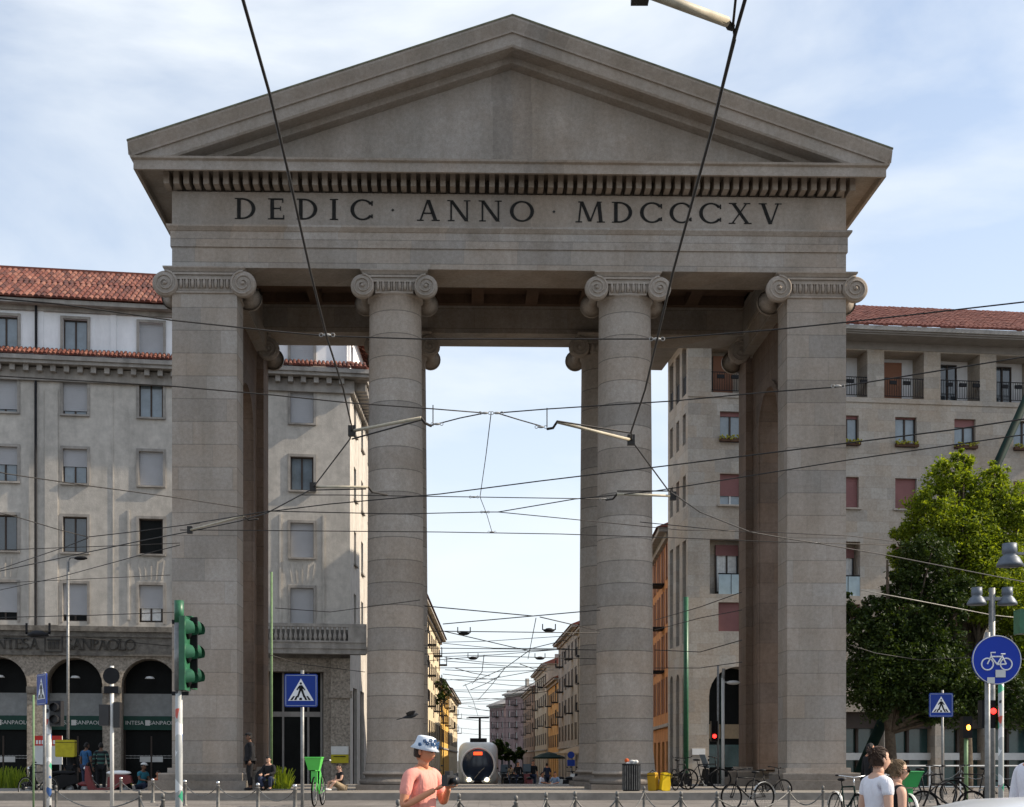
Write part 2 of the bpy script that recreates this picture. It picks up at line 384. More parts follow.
l.new(mp.outputs['Vector'], nz.inputs['Vector'])
r = n.new('ShaderNodeValToRGB'); r.color_ramp.elements[0].position = .42; r.color_ramp.elements[0].color = (.26, .26, .26, 1); r.color_ramp.elements[1].position = .66; r.color_ramp.elements[1].color = (.90,) * 3 + (1,)
l.new(nz.outputs['Fac'], r.inputs['Fac'])
sps = n.new('ShaderNodeSeparateXYZ'); l.new(tc.outputs['Generated'], sps.inputs[0])
hz_ = n.new('ShaderNodeMapRange'); hz_.inputs['From Min'].default_value = .02; hz_.inputs['From Max'].default_value = .48; hz_.inputs['To Min'].default_value = .72; hz_.inputs['To Max'].default_value = 0.0
l.new(sps.outputs['Z'], hz_.inputs['Value'])
scr = n.new('ShaderNodeMixRGB'); scr.blend_type = 'SCREEN'; scr.inputs['Fac'].default_value = 1; l.new(r.outputs['Color'], scr.inputs[1]); l.new(hz_.outputs['Result'], scr.inputs[2])
mx = n.new('ShaderNodeMixRGB'); mx.inputs[2].default_value = (4.9, 5.2, 5.5, 1)
l.new(scr.outputs['Color'], mx.inputs['Fac']); l.new(sky.outputs['Color'], mx.inputs[1]); l.new(mx.outputs['Color'], bg.inputs['Color'])
bg.inputs['Strength'].default_value = .15
SC.view_settings.view_transform = 'Standard'; SC.view_settings.look = 'None'; SC.view_settings.exposure = 0.42; SC.view_settings.gamma = 1
SC.render.engine = 'CYCLES'

# ------------------------------------------------------------------ ground
def gz(Y):
    pts = [(-2000, 0), (16, 0), (24, .2), (32, .38), (57, .38), (60, 0), (97, -.53), (160, -1.0), (3000, -1.0)]
    for (a, za), (b, zb) in zip(pts, pts[1:]):
        if a <= Y <= b: return za + (zb - za) * (Y - a) / (b - a)
    return 0
def strip(x0, x1, ys, dz=0): 
    m = MB(); vs = []; fs = []
    for i, y in enumerate(ys): vs += [(x0, y, gz(y) + dz), (x1, y, gz(y) + dz)]
    for i in range(len(ys) - 1): fs.append((2*i, 2*i+1, 2*i+3, 2*i+2))
    m.add(vs, fs); return m
g = strip(-2500, 2500, [-2000, -50, 16, 24, 32, 57, 60, 97, 160, 400, 3000]).build('ground', M['asphalt'], recalc=False); tag(g, kind='structure')
g = strip(-60, 60, [24.05, 32, 56.9], .004).build('square_paving', M['paving'], recalc=False); tag(g, kind='structure')
for nm, x0, x1 in (('pavement', -9.5, -6.2), ('pavement', 9.0, 12.2)):
    ys = [62, 97, 160, 300]
    m = MB(); vs = []; fs = []
    for y in ys: vs += [(x0, y, gz(y)-.3), (x0, y, gz(y)+.12), (x1, y, gz(y)+.12), (x1, y, gz(y)-.3)]
    for i in range(3):
        for j in range(3): fs.append((4*i+j, 4*i+j+1, 4*i+j+5, 4*i+j+4))
    fs += [(0, 1, 2, 3)]; m.add(vs, fs); tag(m.build(nm, M['kerb']), kind='structure')
m = MB()
for xr in (-1.9, -.45, 1.6, 3.05):
    for y0, y1 in ((62, 97), (97, 160), (160, 290)):
        m.add([(xr, y0, gz(y0)+.008), (xr+.07, y0, gz(y0)+.008), (xr+.07, y1, gz(y1)+.008), (xr, y1, gz(y1)+.008)], [(0,1,2,3)])
tag(m.build('tram_rails', M['steel'], recalc=False), kind='structure')

# ------------------------------------------------------------------ letters (roman capitals, 2-D convex pieces, unit height)
def glyph(ch):
    T, t, sf = .15, .07, .045
    P = []
    def bar(x0, x1, z0, z1): P.append([(x0, z0), (x1, z0), (x1, z1), (x0, z1)])
    def serif(x, z, wd=.34): bar(x - wd / 2, x + wd / 2, z if z < .5 else z - sf, (z + sf) if z < .5 else z)
    def slant(x0, z0, x1, z1, w): P.append([(x0 - w / 2, z0), (x0 + w / 2, z0), (x1 + w / 2, z1), (x1 - w / 2, z1)])
    def arc(cx, cz, rx, rz, a0, a1, th, tv, n=16):
        for i in range(n):
            q = []
            for a in (a0 + (a1 - a0) * i / n, a0 + (a1 - a0) * (i + 1) / n):
                q.append(((cx + rx * math.cos(a), cz + rz * math.sin(a)), (cx + (rx - th) * math.cos(a), cz + (rz - tv) * math.sin(a))))
            P.append([q[0][0], q[1][0], q[1][1], q[0][1]])
    def stem(x): bar(x - T / 2, x + T / 2, 0, 1); serif(x, 0); serif(x, 1)
    if ch == 'I': stem(.17); return P, .34
    if ch == 'D': stem(.17); arc(.3, .5, .55, .5, -PI / 2, PI / 2, T, t); bar(.17, .31, 0, t); bar(.17, .31, 1 - t, 1); return P, .86
    if ch == 'E' or ch == 'L':
        stem(.17); bar(.17, .66, 0, t); bar(.62, .67, 0, .2)
        if ch == 'E': bar(.17, .62, 1 - t, 1); bar(.58, .63, .8, 1); bar(.17, .52, .49, .55); bar(.49, .53, .42, .62)
        return P, .67
    if ch == 'C': arc(.5, .5, .5, .5, .62, 2 * PI - .62, T, t, 24); bar(.86, .92, .70, .92); bar(.86, .92, .1, .28); return P, .92
    if ch == 'O': arc(.5, .5, .5, .5, 0, 2 * PI, T, t, 30); return P, 1.0
    if ch == 'A': slant(.14, 0, .45, 1, .07); slant(.78, 0, .47, 1, .15); bar(.24, .68, .33, .39); serif(.14, 0, .28); serif(.78, 0, .34); return P, .92
    if ch == 'V': slant(.47, 0, .15, 1, .15); slant(.49, 0, .80, 1, .07); serif(.15, 1, .34); serif(.80, 1, .28); return P, .94
    if ch == 'N': slant(.16, 0, .16, 1, .07); slant(.82, 0, .82, 1, .07); slant(.80, 0, .16, 1, .15); serif(.16, 0, .28); serif(.12, 1, .24); serif(.82, 1, .28); return P, .96
    if ch == 'M': slant(.12, 0, .22, 1, .07); slant(.58, .05, .24, 1, .14); slant(.60, .05, .92, 1, .07); slant(1.04, 0, .95, 1, .15); serif(.12, 0, .28); serif(1.04, 0, .34); serif(.2, 1, .2); serif(.97, 1, .2); return P, 1.18
    if ch == 'X': slant(.80, 0, .18, 1, .15); slant(.14, 0, .76, 1, .07); serif(.14, 0, .28); serif(.80, 0, .32); serif(.17, 1, .32); serif(.77, 1, .28); return P, .96
    if ch == 'T': bar(.28, .43, 0, 1); serif(.355, 0); bar(0, .71, 1 - t, 1); bar(0, .05, .8, 1); bar(.66, .71, .8, 1); return P, .71
    if ch == 'P': stem(.17); arc(.3, .73, .32, .27, -PI / 2, PI / 2, T, t); bar(.17, .31, .46, .53); bar(.17, .31, 1 - t, 1); return P, .62
    if ch == 'S': arc(.3, .73, .28, .27, .3, PI * 1.5, .11, t); arc(.3, .265, .3, .265, -PI + .3, PI / 2, .11, t); return P, .6
    if ch == '.': P.append([(.06, .5), (.12, .43), (.18, .5), (.12, .57)]); return P, .24
    return P, .45
def write(mb, text, u0, u1, z, h, d0, d1, xs=1.0):
    """fit text between u0 and u1 (facade coordinates u, d outward, z)"""
    gl = [glyph(c) for c in text]; tot = sum(g[1] * h * xs for g in gl); gap = (u1 - u0 - tot) / (len(text) - 1)
    x = u0
    for P, wd in gl:
        for p in P: 
            n = len(p); pts = [(x + q[0] * h * xs, z + q[1] * h) for q in p]
            mb.add([(a, d1, b) for a, b in pts] + [(a, d0, b) for a, b in pts], [tuple(range(n))] + [(i, (i + 1) % n, n + (i + 1) % n, n + i) for i in range(n)])
        x += wd * h * xs + gap

# ------------------------------------------------------------------ facade helpers
def facade_T(p0, p1, base=(0, 0, 0)):
    d = Vector((p1[0] - p0[0], p1[1] - p0[1])); L = d.length; d /= L
    nx, ny = d.y, -d.x
    def T(u, q, z): return (p0[0] + d.x * u + nx * q - base[0], p0[1] + d.y * u + ny * q - base[1], z - base[2])
    return T, L
def wall(mb, U0, U1, Z0, Z1, holes, depth=.25):
    us = sorted(set([U0, U1] + [h[0] for h in holes] + [h[1] for h in holes]))
    zs = sorted(set([Z0, Z1] + [h[2] for h in holes] + [h[3] for h in holes]))
    us = [u for u in us if U0 <= u <= U1]; zs = [z for z in zs if Z0 <= z <= Z1]
    for i in range(len(us) - 1):
        for j in range(len(zs) - 1):
            cu, cz = (us[i] + us[i+1]) / 2, (zs[j] + zs[j+1]) / 2
            if any(h[0] < cu < h[1] and h[2] < cz < h[3] for h in holes): continue
            mb.quad((us[i], 0, zs[j]), (us[i+1], 0, zs[j]), (us[i+1], 0, zs[j+1]), (us[i], 0, zs[j+1]))
    for h in holes:
        u0, u1, z0, z1 = h[:4]; dep = h[5] if len(h) > 5 else depth
        if len(h) > 4 and h[4] == 'arch':
            R = (u1 - u0) / 2; c = (u0 + u1) / 2; zc = z1 - R; N = 14
            arc = [(c + R * math.cos(PI - PI * i / N), zc + R * math.sin(PI - PI * i / N)) for i in range(N + 1)]
            for i in range(N):
                a, b = arc[i], arc[i+1]
                mb.quad((a[0], 0, a[1]), (b[0], 0, b[1]), (b[0], 0, z1), (a[0], 0, z1))
                mb.quad((a[0], 0, a[1]), (b[0], 0, b[1]), (b[0], -dep, b[1]), (a[0], -dep, a[1]))
            mb.quad((u0, 0, z0), (u0, 0, zc), (u0, -dep, zc), (u0, -dep, z0)); mb.quad((u1, 0, z0), (u1, 0, zc), (u1, -dep, zc), (u1, -dep, z0))
        else:
            mb.quad((u0, 0, z0), (u0, 0, z1), (u0, -dep, z1), (u0, -dep, z0)); mb.quad((u1, 0, z0), (u1, 0, z1), (u1, -dep, z1), (u1, -dep, z0))
            mb.quad((u0, 0, z1), (u1, 0, z1), (u1, -dep, z1), (u0, -dep, z1)); mb.quad((u0, 0, z0), (u1, 0, z0), (u1, -dep, z0), (u0, -dep, z0))
def window(parent, T, u0, u1, z0, z1, blind=0.0, bm_=None, glass=None, fr=None, dep=.25, surround=None, sillm=None, panes=2, curtain=False, name='window', bslats=True):
    """frame (part) > pane, roller_blind, surround, sill (sub-parts)"""
    f = MB(T); t = .06; d = -dep + .02
    f.box(u0, u0 + t, d, d + .08, z0, z1); f.box(u1 - t, u1, d, d + .08, z0, z1)
    f.box(u0 + t, u1 - t, d, d + .08, z0, z0 + t); f.box(u0 + t, u1 - t, d, d + .08, z1 - t, z1)
    for k in range(1, panes):
        c = u0 + (u1 - u0) * k / panes; f.box(c - .04, c + .04, d, d + .075, z0 + t, z1 - t)
    fo = f.build(name, fr or M['frame'], parent)
    p = MB(T); p.box(u0 + .02, u1 - .02, d - .03, d + .02, z0 + .02, z1 - .02); p.build('pane', glass or M['glass_sky'], fo)
    if blind > 0:
        b = MB(T); zb = z1 - (z1 - z0) * blind; k = max(3, int((z1 - zb) / .09)); h = (z1 - zb) / k
        for i in range(k):
            b.box(u0 + .01, u1 - .01, d + .085, d + .10, zb + i * h, zb + (i + .8) * h)
            b.box(u0 + .01, u1 - .01, d + .080, d + .092, zb + (i + .8) * h, zb + (i + 1) * h)
        b.build('roller_blind', bm_ or M['blind'], fo)
    if curtain:
        c = MB(T); K = 16
        for i in range(K):
            a, b2 = u0 + .1 + (u1 - u0 - .2) * i / K, u0 + .1 + (u1 - u0 - .2) * (i + 1) / K
            c.quad((a, d + .024 + .008 * (i % 2), z0 + .1), (b2, d + .024 + .008 * ((i + 1) % 2), z0 + .1), (b2, d + .024 + .008 * ((i + 1) % 2), z1 - .1), (a, d + .024 + .008 * (i % 2), z1 - .1))
        c.build('curtain', M['curtain'], fo)
    if surround is not None:
        s_, w_ = MB(T), .13
        s_.box(u0 - w_, u0 - .003, 0.003, surround[1], z0 - w_ * .6, z1 + w_); s_.box(u1 + .003, u1 + w_, 0.003, surround[1], z0 - w_ * .6, z1 + w_)
        s_.box(u0 - .003, u1 + .003, .003, surround[1], z1 + .003, z1 + w_); s_.build('surround', surround[0], fo)
    if sillm:
        s_ = MB(T); s_.box(u0 - .12, u1 + .12, -.05, .12, z0 - .09, z0 - .005); s_.build('sill', sillm, fo)
    return fo
def tiles(T, U0, U1, d0, z0, d1, z1, parent, m, pitch=.23, row=.42, name='roof', taper0=0, taper1=0):
    """pan-tile roof: every tile an arched piece of its own inside one mesh; eave (d0,z0) to ridge (d1,z1)"""
    mb = MB(T); L = math.hypot(d1 - d0, z1 - z0); nr = int(L / row) + 1
    ud, uz = (d1 - d0) / L, (z1 - z0) / L; nd, nzv = -uz * (1 if d0 > d1 else -1), abs(ud)
    nd = uz; 
    for i in range(nr):
        a, b = i * L / nr, (i + 1) * L / nr + .05; b = min(b, L + .02)
        ua, ub = U0 + taper0 * a / L, U1 - taper1 * a / L; K = int((ub - ua) / pitch)
        for k in range(K):
            c = ua + (k + .5) * (ub - ua) / K; rr = pitch * .5
            jit = random.uniform(-.012, .012)
            vs = []
            for (t, lift) in ((a, .012), (b, .0)):
                for q in (-1, -.55, 0, .55, 1):
                    hgt = lift + jit + .125 * math.sqrt(max(0, 1 - q * q))
                    vs.append((c + q * rr, d0 + ud * t + nd * hgt, z0 + uz * t + nzv * hgt))
            mb.add(vs, [(0,1,6,5),(1,2,7,6),(2,3,8,7),(3,4,9,8),(4,3,2,1,0)])
    o = mb.build(name, m, parent, recalc=False)
    return o

# ------------------------------------------------------------------ THE GATE
G0 = (.67, 43.0); GA = math.radians(1.4)
gate = thing('city_gate', 'monumental granite city gate with four Ionic columns and a latin inscription under its pediment', 'gate', (G0[0], G0[1], 0), GA)
HW = 10.71; DP = 8.0; ZT = .60
def flat(p0, p1, z): return
# platform
m = MB(); m.box(-24, 12.2, -3.8, DP + 2.5, -.1, ZT); m.build('platform', M['kerb'], gate)
# columns
def volute(m, cx, cz, y, R=.40, sgn=1, ydir=-1):
    m.smooth = True
    # disc body
    pr = [(R - .03, .0), (R, .03), (R, .12)]
    vs = []; n = 28
    def rg(r, yy): return [(cx + r * math.cos(2*PI*j/n), y + ydir * yy, cz + r * math.sin(2*PI*j/n)) for j in range(n)]
    rings = [rg(.001, .10), rg(R - .06, .10), rg(R - .02, .08), rg(R, .04), rg(R, -.1)]
    allv = [p for q in rings for p in q]
    m.add(allv, [(i*n+j, i*n+(j+1) % n, (i+1)*n+(j+1) % n, (i+1)*n+j) for i in range(4) for j in range(n)])
    pts = []; rad = []; N = 54
    for i in range(N + 1):
        t = i / N; a = PI / 2 + sgn * (-t * 2 * PI * 2.4); rr = (R - .045) * (1 - t) ** .9 + .03
        pts.append((cx + rr * math.cos(a), y + ydir * (.10 + .03 * t), cz + rr * math.sin(a))); rad.append(.036 * (1 - .5 * t))
    m.tube(pts, rad, 6)
    m.ell((cx, y + ydir * .13, cz), .06, .05, .06, 10, 6)
    m.smooth = False
def capital(parent, cx, cy, half_v, rad, depth, zc=16.57, zt=17.11, square=False):
    m = MB(); hv = half_v
    # abacus
    m.ring(cx - hv + .02, cx + hv - .02, cy - depth, cy + depth, [(-.08, 16.93), (.0, 16.95), (.05, 17.02), (.09, 17.06), (.09, zt - .004)], close=True)
    # canalis slab front to back
    m.box(cx - hv, cx + hv, cy - depth + .02, cy + depth - .02, zc + .17, 16.93)
    m.box(cx - hv, cx + hv, cy - depth - .03, cy + depth + .03, 16.86, 16.925)
    m.box(cx - hv, cx + hv, cy - depth - .03, cy + depth + .03, zc + .14, zc + .20)
    # egg band
    for sgn in (-1, 1):
        yy = cy + sgn * (depth - .02); k = int((2 * hv - .8) / .17); wv = (2 * hv - .8)
        for i in range(k):
            c = cx - wv / 2 + (i + .5) * wv / k
            m.smooth = True; m.ell((c, yy + sgn * .01, zc + .02), .06, .09, .16, 8, 6); m.smooth = False
            m.box(c + wv / k / 2 - .012, c + wv / k / 2 + .012, yy - .05, yy + sgn * .06, zc - .12, zc + .15)
        m.box(cx - wv / 2, cx + wv / 2, min(yy - sgn*.06, yy - sgn*.02), max(yy - sgn*.06, yy - sgn*.02), zc - .2, zc + .16)
        for sx in (-1, 1): volute(m, cx + sx * hv, zc, yy, .375 if rad < 1 else .405, -sx, sgn)
    # balusters between front and rear volute
    m.smooth = True
    for sx in (-1, 1):
        pts = []; rr = []
        for i in range(13):
            t = -1 + 2 * i / 12; pts.append((cx + sx * hv, cy + t * (depth - .1), zc)); rr.append(.13 + .25 * abs(t) ** 7)
        m.tube(pts, rr, 20)
    m.smooth = False
    return m.build('capital', M['gate_plain'], parent)
def column(cx, cy):
    m = MB(); prof = []
    z0, z1 = 1.22, 16.30
    for i in range(25):
        t = i / 24; r = .925 - .09 * t ** 1.6
        prof.append((r, z0 + (z1 - z0) * t))
    prof = [(.99, z0 - .05), (.985, z0 + .02)] + [(p[0], p[1]) for p in prof[1:]] + [(.86, 16.33), (.90, 16.36), (.90, 16.42), (.84, 16.45), (.84, 16.6)]
    m.lathe(prof, (cx, cy, 0), 48); o = m.build('column', M['drum'], gate, smooth=True)
    b = MB()
    b.lathe([(.0, 1.2), (.98, 1.2), (1.04, 1.17), (1.07, 1.12), (1.04, 1.07), (1.0, 1.05), (.97, 1.0), (1.0, .96), (1.12, .93), (1.17, .87), (1.16, .80), (1.1, .77), (1.1, .76)], (cx, cy, 0), 40); 
    b.smooth = False; b.box(cx - 1.2, cx + 1.2, cy - 1.2, cy + 1.2, ZT + .002, .765)
    b.build('base', M['gate_plain'], o, smooth=False)
    capital(o, cx, cy, 1.0, .84, .88)
    return o
for cx in (-3.71, 3.73):
    column(cx, .92); column(cx, DP - .92)
# piers
def pier(sx):
    m = MB(); xi, xo = (8.67 if sx < 0 else 8.82), 10.71; PD = 1.25
    def bx(a, b, y0, y1, z0, z1): m.box(min(sx*a, sx*b), max(sx*a, sx*b), y0, y1, z0, z1)
    zt = 16.45
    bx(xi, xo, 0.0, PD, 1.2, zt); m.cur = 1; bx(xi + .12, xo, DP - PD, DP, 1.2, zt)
    # wall between with an arched opening (cut through in the x direction)
    y0, y1 = PD, DP - PD; oc, R, zc = (y0 + y1) / 2, 1.5, 13.0
    xa, xb = sx * (xi + .36), sx * (xo - .3)
    N = 18; arc = [(oc - R * math.cos(PI * i / N), zc + R * math.sin(PI * i / N)) for i in range(N + 1)]
    for x in (xa, xb):
        m.quad((x, y0, 1.2), (x, oc - R, 1.2), (x, oc - R, zc), (x, y0, zc)); m.quad((x, oc + R, 1.2), (x, y1, 1.2), (x, y1, zc), (x, oc + R, zc))
        m.quad((x, y0, zc), (x, oc - R, zc), (x, oc - R, zt), (x, y0, zt)); m.quad((x, oc + R, zc), (x, y1, zc), (x, y1, zt), (x, oc + R, zt))
        for i in range(N): m.quad((x, *arc[i]), (x, *arc[i+1]), (x, arc[i+1][0], zt), (x, arc[i][0], zt))
    for i in range(N): m.quad((xa, *arc[i]), (xa, *arc[i+1]), (xb, *arc[i+1]), (xb, *arc[i]))
    for yy in (oc - R, oc + R): m.quad((xa, yy, 1.2), (xa, yy, zc), (xb, yy, zc), (xb, yy, 1.2))
    m.cur = 0; bx(xi - .02, xo, .0, DP, zt + .002, 17.105)
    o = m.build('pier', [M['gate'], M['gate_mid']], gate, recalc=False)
    bm = bmesh.new(); bm.from_mesh(o.data); bmesh.ops.recalc_face_normals(bm, faces=bm.faces); bm.to_mesh(o.data); bm.free()
    # archivolt moulding and jamb strips
    a = MB(); 
    for (rr, th) in ((R + .02, .22),):
        for i in range(N):
            t0, t1 = PI * i / N, PI * (i + 1) / N
            p = [(oc - (rr) * math.cos(t0), zc + rr * math.sin(t0)), (oc - rr * math.cos(t1), zc + rr * math.sin(t1)), (oc - (rr + th) * math.cos(t1), zc + (rr + th) * math.sin(t1)), (oc - (rr + th) * math.cos(t0), zc + (rr + th) * math.sin(t0))]
            a.prism(p, 'x', xa, xa - sx * .07)
    for s2 in (-1, 1):
        q0, q1 = sorted((oc + s2 * (R + .02), oc + s2 * (R + .24))); a.box(min(xa, xa - sx*.07), max(xa, xa - sx*.07), q0, q1, 1.2, zc)
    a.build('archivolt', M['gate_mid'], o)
    for (ya, yb) in ((0, PD), (DP - PD, DP)):
        b = MB()
        for (p_, z0, z1) in ((.62, ZT + .002, .90), (.36, .902, 1.14), (.12, 1.142, 1.30)):
            b.box(min(sx*(xi - p_ * .6), sx*(xo + p_)), max(sx*(xi - p_ * .6), sx*(xo + p_)), ya - p_, yb + p_, z0, z1)
        b.build('base', M['gate_plain'], o)
    cxx = sx * (xi + xo) / 2
    capital(o, cxx, .65, 1.22, 1, .70); capital(o, cxx + sx * .06, DP - .65, 1.14, 1, .70)
    # necking astragal
    c = MB()
    c.ring(min(sx*xi, sx*xo), max(sx*xi, sx*xo), 0, PD, [(.0, 16.27), (.05, 16.29), (.05, 16.34), (0, 16.36)]); c.build('astragal', M['gate_plain'], o)
    return o
pier(-1); pier(1)
# entablature
m = MB(); B = 1.62
def beamring(m, z0, z1, p):
    """hollow rectangular beam: outer face projects p"""
    m.box(-HW - p, HW + p, -p, B, z0, z1); m.box(-HW - p, HW + p, DP - B, DP + p, z0, z1)
    m.box(-HW - p, -8.75, B, DP - B, z0, z1); m.box(8.75, HW + p, B, DP - B, z0, z1)
beamring(m, 17.11, 17.748, 0.0); beamring(m, 17.75, 18.24, .045)
m.ring(-HW, HW, 0, DP, [(.045, 18.24), (.07, 18.25), (.16, 18.36), (.16, 18.42), (.0, 18.44)])
m.build('architrave', M['gate'], gate)
m = MB(); 
m.box(-HW, HW, 0, .6, 18.4, 19.5); m.box(-HW, HW, DP - .6, DP, 18.4, 19.5); m.box(-HW, -HW + .6, .6, DP - .6, 18.4, 19.5); m.box(HW - .6, HW, .6, DP - .6, 18.4, 19.5)
m.build('frieze', M['gate_plain'], gate)
m = MB()
def Tn(u, d, z): return (u, -d, z)
m.T = Tn
for txt, xa_, xb_ in (('DEDIC', 236, 373), ('ANNO', 417, 534), ('MDCCCXV', 576, 783)): write(m, txt, PX(xa_, 43) - .67, PX(xb_, 43) - .67, 18.645, .66, -.005, .018, 1.16)
for xd in (393, 554): xx_ = PX(xd, 43) - .67; m.add([(xx_ - .05, .018, 18.97), (xx_, .018, 18.92), (xx_ + .05, .018, 18.97), (xx_, .018, 19.02)], [(0, 1, 2, 3)]); m.build('inscription', M['letter'], gate)
m = MB()
m.box(-8.8, 8.8, B - .05, DP - B + .05, 18.45, 19.0)
for i in range(1, 9): x = -8.75 + i * 17.5 / 9; m.box(x - .22, x + .22, B, DP - B, 18.1, 18.45)
for y in (B + 1.9, DP - B - 1.9): m.box(-8.74, 8.74, y - .2, y + .2, 18.102, 18.452)
m.box(-8.74, 8.74, B, B + .25, 18.103, 18.453); m.box(-8.74, 8.74, DP - B - .25, DP - B, 18.103, 18.453)
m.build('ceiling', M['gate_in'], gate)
m = MB()
m.ring(-HW, HW, 0, DP, [(.0, 19.501), (-.22, 19.503), (-.22, 20.0), (.88, 20.0), (.88, 19.77), (.98, 19.77), (.98, 20.05), (1.06, 20.09), (1.08, 20.15), (.2, 20.19)])
m.build('cornice', M['gate_plain'], gate)
m = MB(); dw, z0, z1 = .17, 19.56, 19.995
nd = 71
for ya_, yb_ in ((-.45, .2), (DP - .2, DP + .45)):
    m = MB()
    for i in range(nd):
        c = -HW - .24 + (i + .5) * (2 * HW + .48) / nd; m.box(c - dw / 2, c + dw / 2, ya_, yb_, z0, z1)
    m.build('dentil_band', M['gate_plain'], gate)
# pediment
m = MB(); tx, tz, az = HW + 1.13, 20.60, 24.60; sl_ = (az - tz) / tx
prof = [(0, 1.13), (.10, 1.13), (.40, 1.0), (.46, .99), (.46, .93), (.80, .91), (.86, .87), (.88, .34), (1.06, .30), (1.10, .14), (1.14, -.05)]
zc_ = 20.165
for yside in (-1, 1):
    for sx in (-1, 1):
        vs = []
        for u, p in prof:
            zs = tz - u; x = tx
            if zs < zc_: x = tx - (zc_ - zs) / sl_; zs = zc_
            if p < 1.13: x = min(x, tx - .0 if zs > zc_ + .01 else x)
            y = -p if yside < 0 else DP + p
            vs += [(sx * x, y, zs), (0, y, az - u)]
        m.add(vs, [(2*i, 2*i+1, 2*i+3, 2*i+2) for i in range(len(prof) - 1)])
for sx in (-1, 1):                                   # eaves gutter along both flanks
    m.add([(sx*(tx), -1.13, tz), (sx*tx, DP + 1.13, tz), (sx*tx, DP + 1.13, tz - .1), (sx*tx, -1.13, tz - .1), (sx*(tx-.1), DP + 1.0, zc_ - .01), (sx*(tx-.1), -1.0, zc_ - .01)], [(0,1,2,3), (3,2,4,5), (0, 3, 5)])
m.build('raking_cornice', M['gate_plain'], gate)
m = MB()
for y in (.0, DP): m.add([(-tx + .3, y, 20.1), (tx - .3, y, 20.1), (0, y, az - .9)], [(0, 1, 2)])
# raised inner triangle border
tb = 20.19
for (off, yy) in ((2.35, -.05),):
    a0 = (-(tx - (off - .4) / sl_), tb); 
    m.prism([(-(az - 1.95 - tb) / sl_, tb), ((az - 1.95 - tb) / sl_, tb), (0, az - 1.95)], 'y', -.045, .0)
m.build('tympanum', M['gate_plain'], gate)
m = MB()
m.add([(-tx - .02, -1.15, tz + .01), (0, -1.15, az + .02), (tx + .02, -1.15, tz + .01), (-tx - .02, DP + 1.15, tz + .01), (0, DP + 1.15, az + .02), (tx + .02, DP + 1.15, tz + .01),
       (-tx - .02, -1.15, tz - .035), (0, -1.15, az - .025), (tx + .02, -1.15, tz - .035), (-tx - .02, DP + 1.15, tz - .035), (0, DP + 1.15, az - .025), (tx + .02, DP + 1.15, tz - .035)],
      [(0,1,4,3),(1,2,5,4),(6,7,10,9),(7,8,11,10),(0,1,7,6),(1,2,8,7),(3,4,10,9),(4,5,11,10),(0,3,9,6),(2,5,11,8)])
m.build('roof', mat('mossy_roof_edge', (.16, .16, .11), .95, var=.4, scale=3), gate)

# ------------------------------------------------------------------ LEFT BUILDING
lb0 = (PX(-190, 63.0), 63.0); lb1 = (PX(350, 66.9), 66.9)
LB = thing('apartment_building', 'weathered grey plaster apartment block with red tiled roof above a bank arcade', 'building', (lb1[0], lb1[1], 0))
T, L = facade_T(lb0, lb1, (lb1[0], lb1[1], 0))
d_ = Vector((lb1[0] - lb0[0], lb1[1] - lb0[1])).normalized()
def u_of(px):                                       # where along the facade a picture column falls
    k = (px - CX) / F
    return (k * lb0[1] - lb0[0]) / (d_.x - k * d_.y)
cols = [5 - 76, 5, 75, 151, 227, 302]
ww = 1.12
rows = [(21.2, 22.7), (18.1, 19.75), (14.8, 16.45), (11.5, 13.2), (8.2, 10.0)]
gr = {1: [0, 0, 0, 1, 1, 1], 2: [.85, .9, .88, 0, 0, 1], 3: [.5, .5, .5, 1, .3, 0], 4: [0, 0, 0, 0, .7, 1], 5: [.8, .78, .82, .62, .7, 1]}
cu = [u_of(c) for c in cols]
side1 = (lb1[0] + .35, lb1[1] + 27)
# upper wall
m = MB(T); holes = []
for r_, (z0, z1) in enumerate(rows[1:]):
    for c in cu: holes.append((c - ww/2, c + ww/2, z0, z1))
wall(m, 0, L, 7.95, 20.5, holes)
m.build('wall', M['plaster_l'], LB, recalc=False)
m = MB(T); holes = [(c - ww/2, c + ww/2, rows[0][0], rows[0][1]) for c in cu]
T2 = lambda u, d, z: T(u, d - .15, z)
m.T = T2; wall(m, 0, L, 20.5, 23.5, holes)
for c in cu:
    for s2 in (-1, 1): m.box(c + s2 * 1.0 - .16, c + s2 * 1.0 + .16, .002, .06, 21.0, 23.3) if False else None
for a, b in zip(cu, cu[1:]):
    mid = (a + b) / 2; m.box(mid - .13, mid + .13, .002, .05, 20.95, 23.2)
m.build('attic_wall', M['white_pl'], LB, recalc=False)
for ci, c in enumerate(cu):
    window(LB, T2, c - ww/2, c + ww/2, *rows[0], blind=gr[1][ci], surround=(M['bracket'], .09), sillm=M['bracket'])
    for r_ in range(1, 5):
        g_ = gr[r_ + 1][ci]
        window(LB, T, c - ww/2, c + ww/2, *rows[r_], blind=g_, surround=(M['bracket'], .045), sillm=M['bracket'] if r_ != 4 else None,
               glass=M['glass_dk'] if (r_ == 4 or (r_ == 3 and ci in (3,))) else M['glass_sky'] if r_ < 3 else M['glass'], curtain=(r_ == 4 and ci == 3), panes=1 if (r_ == 3 and ci == 3) else 2)
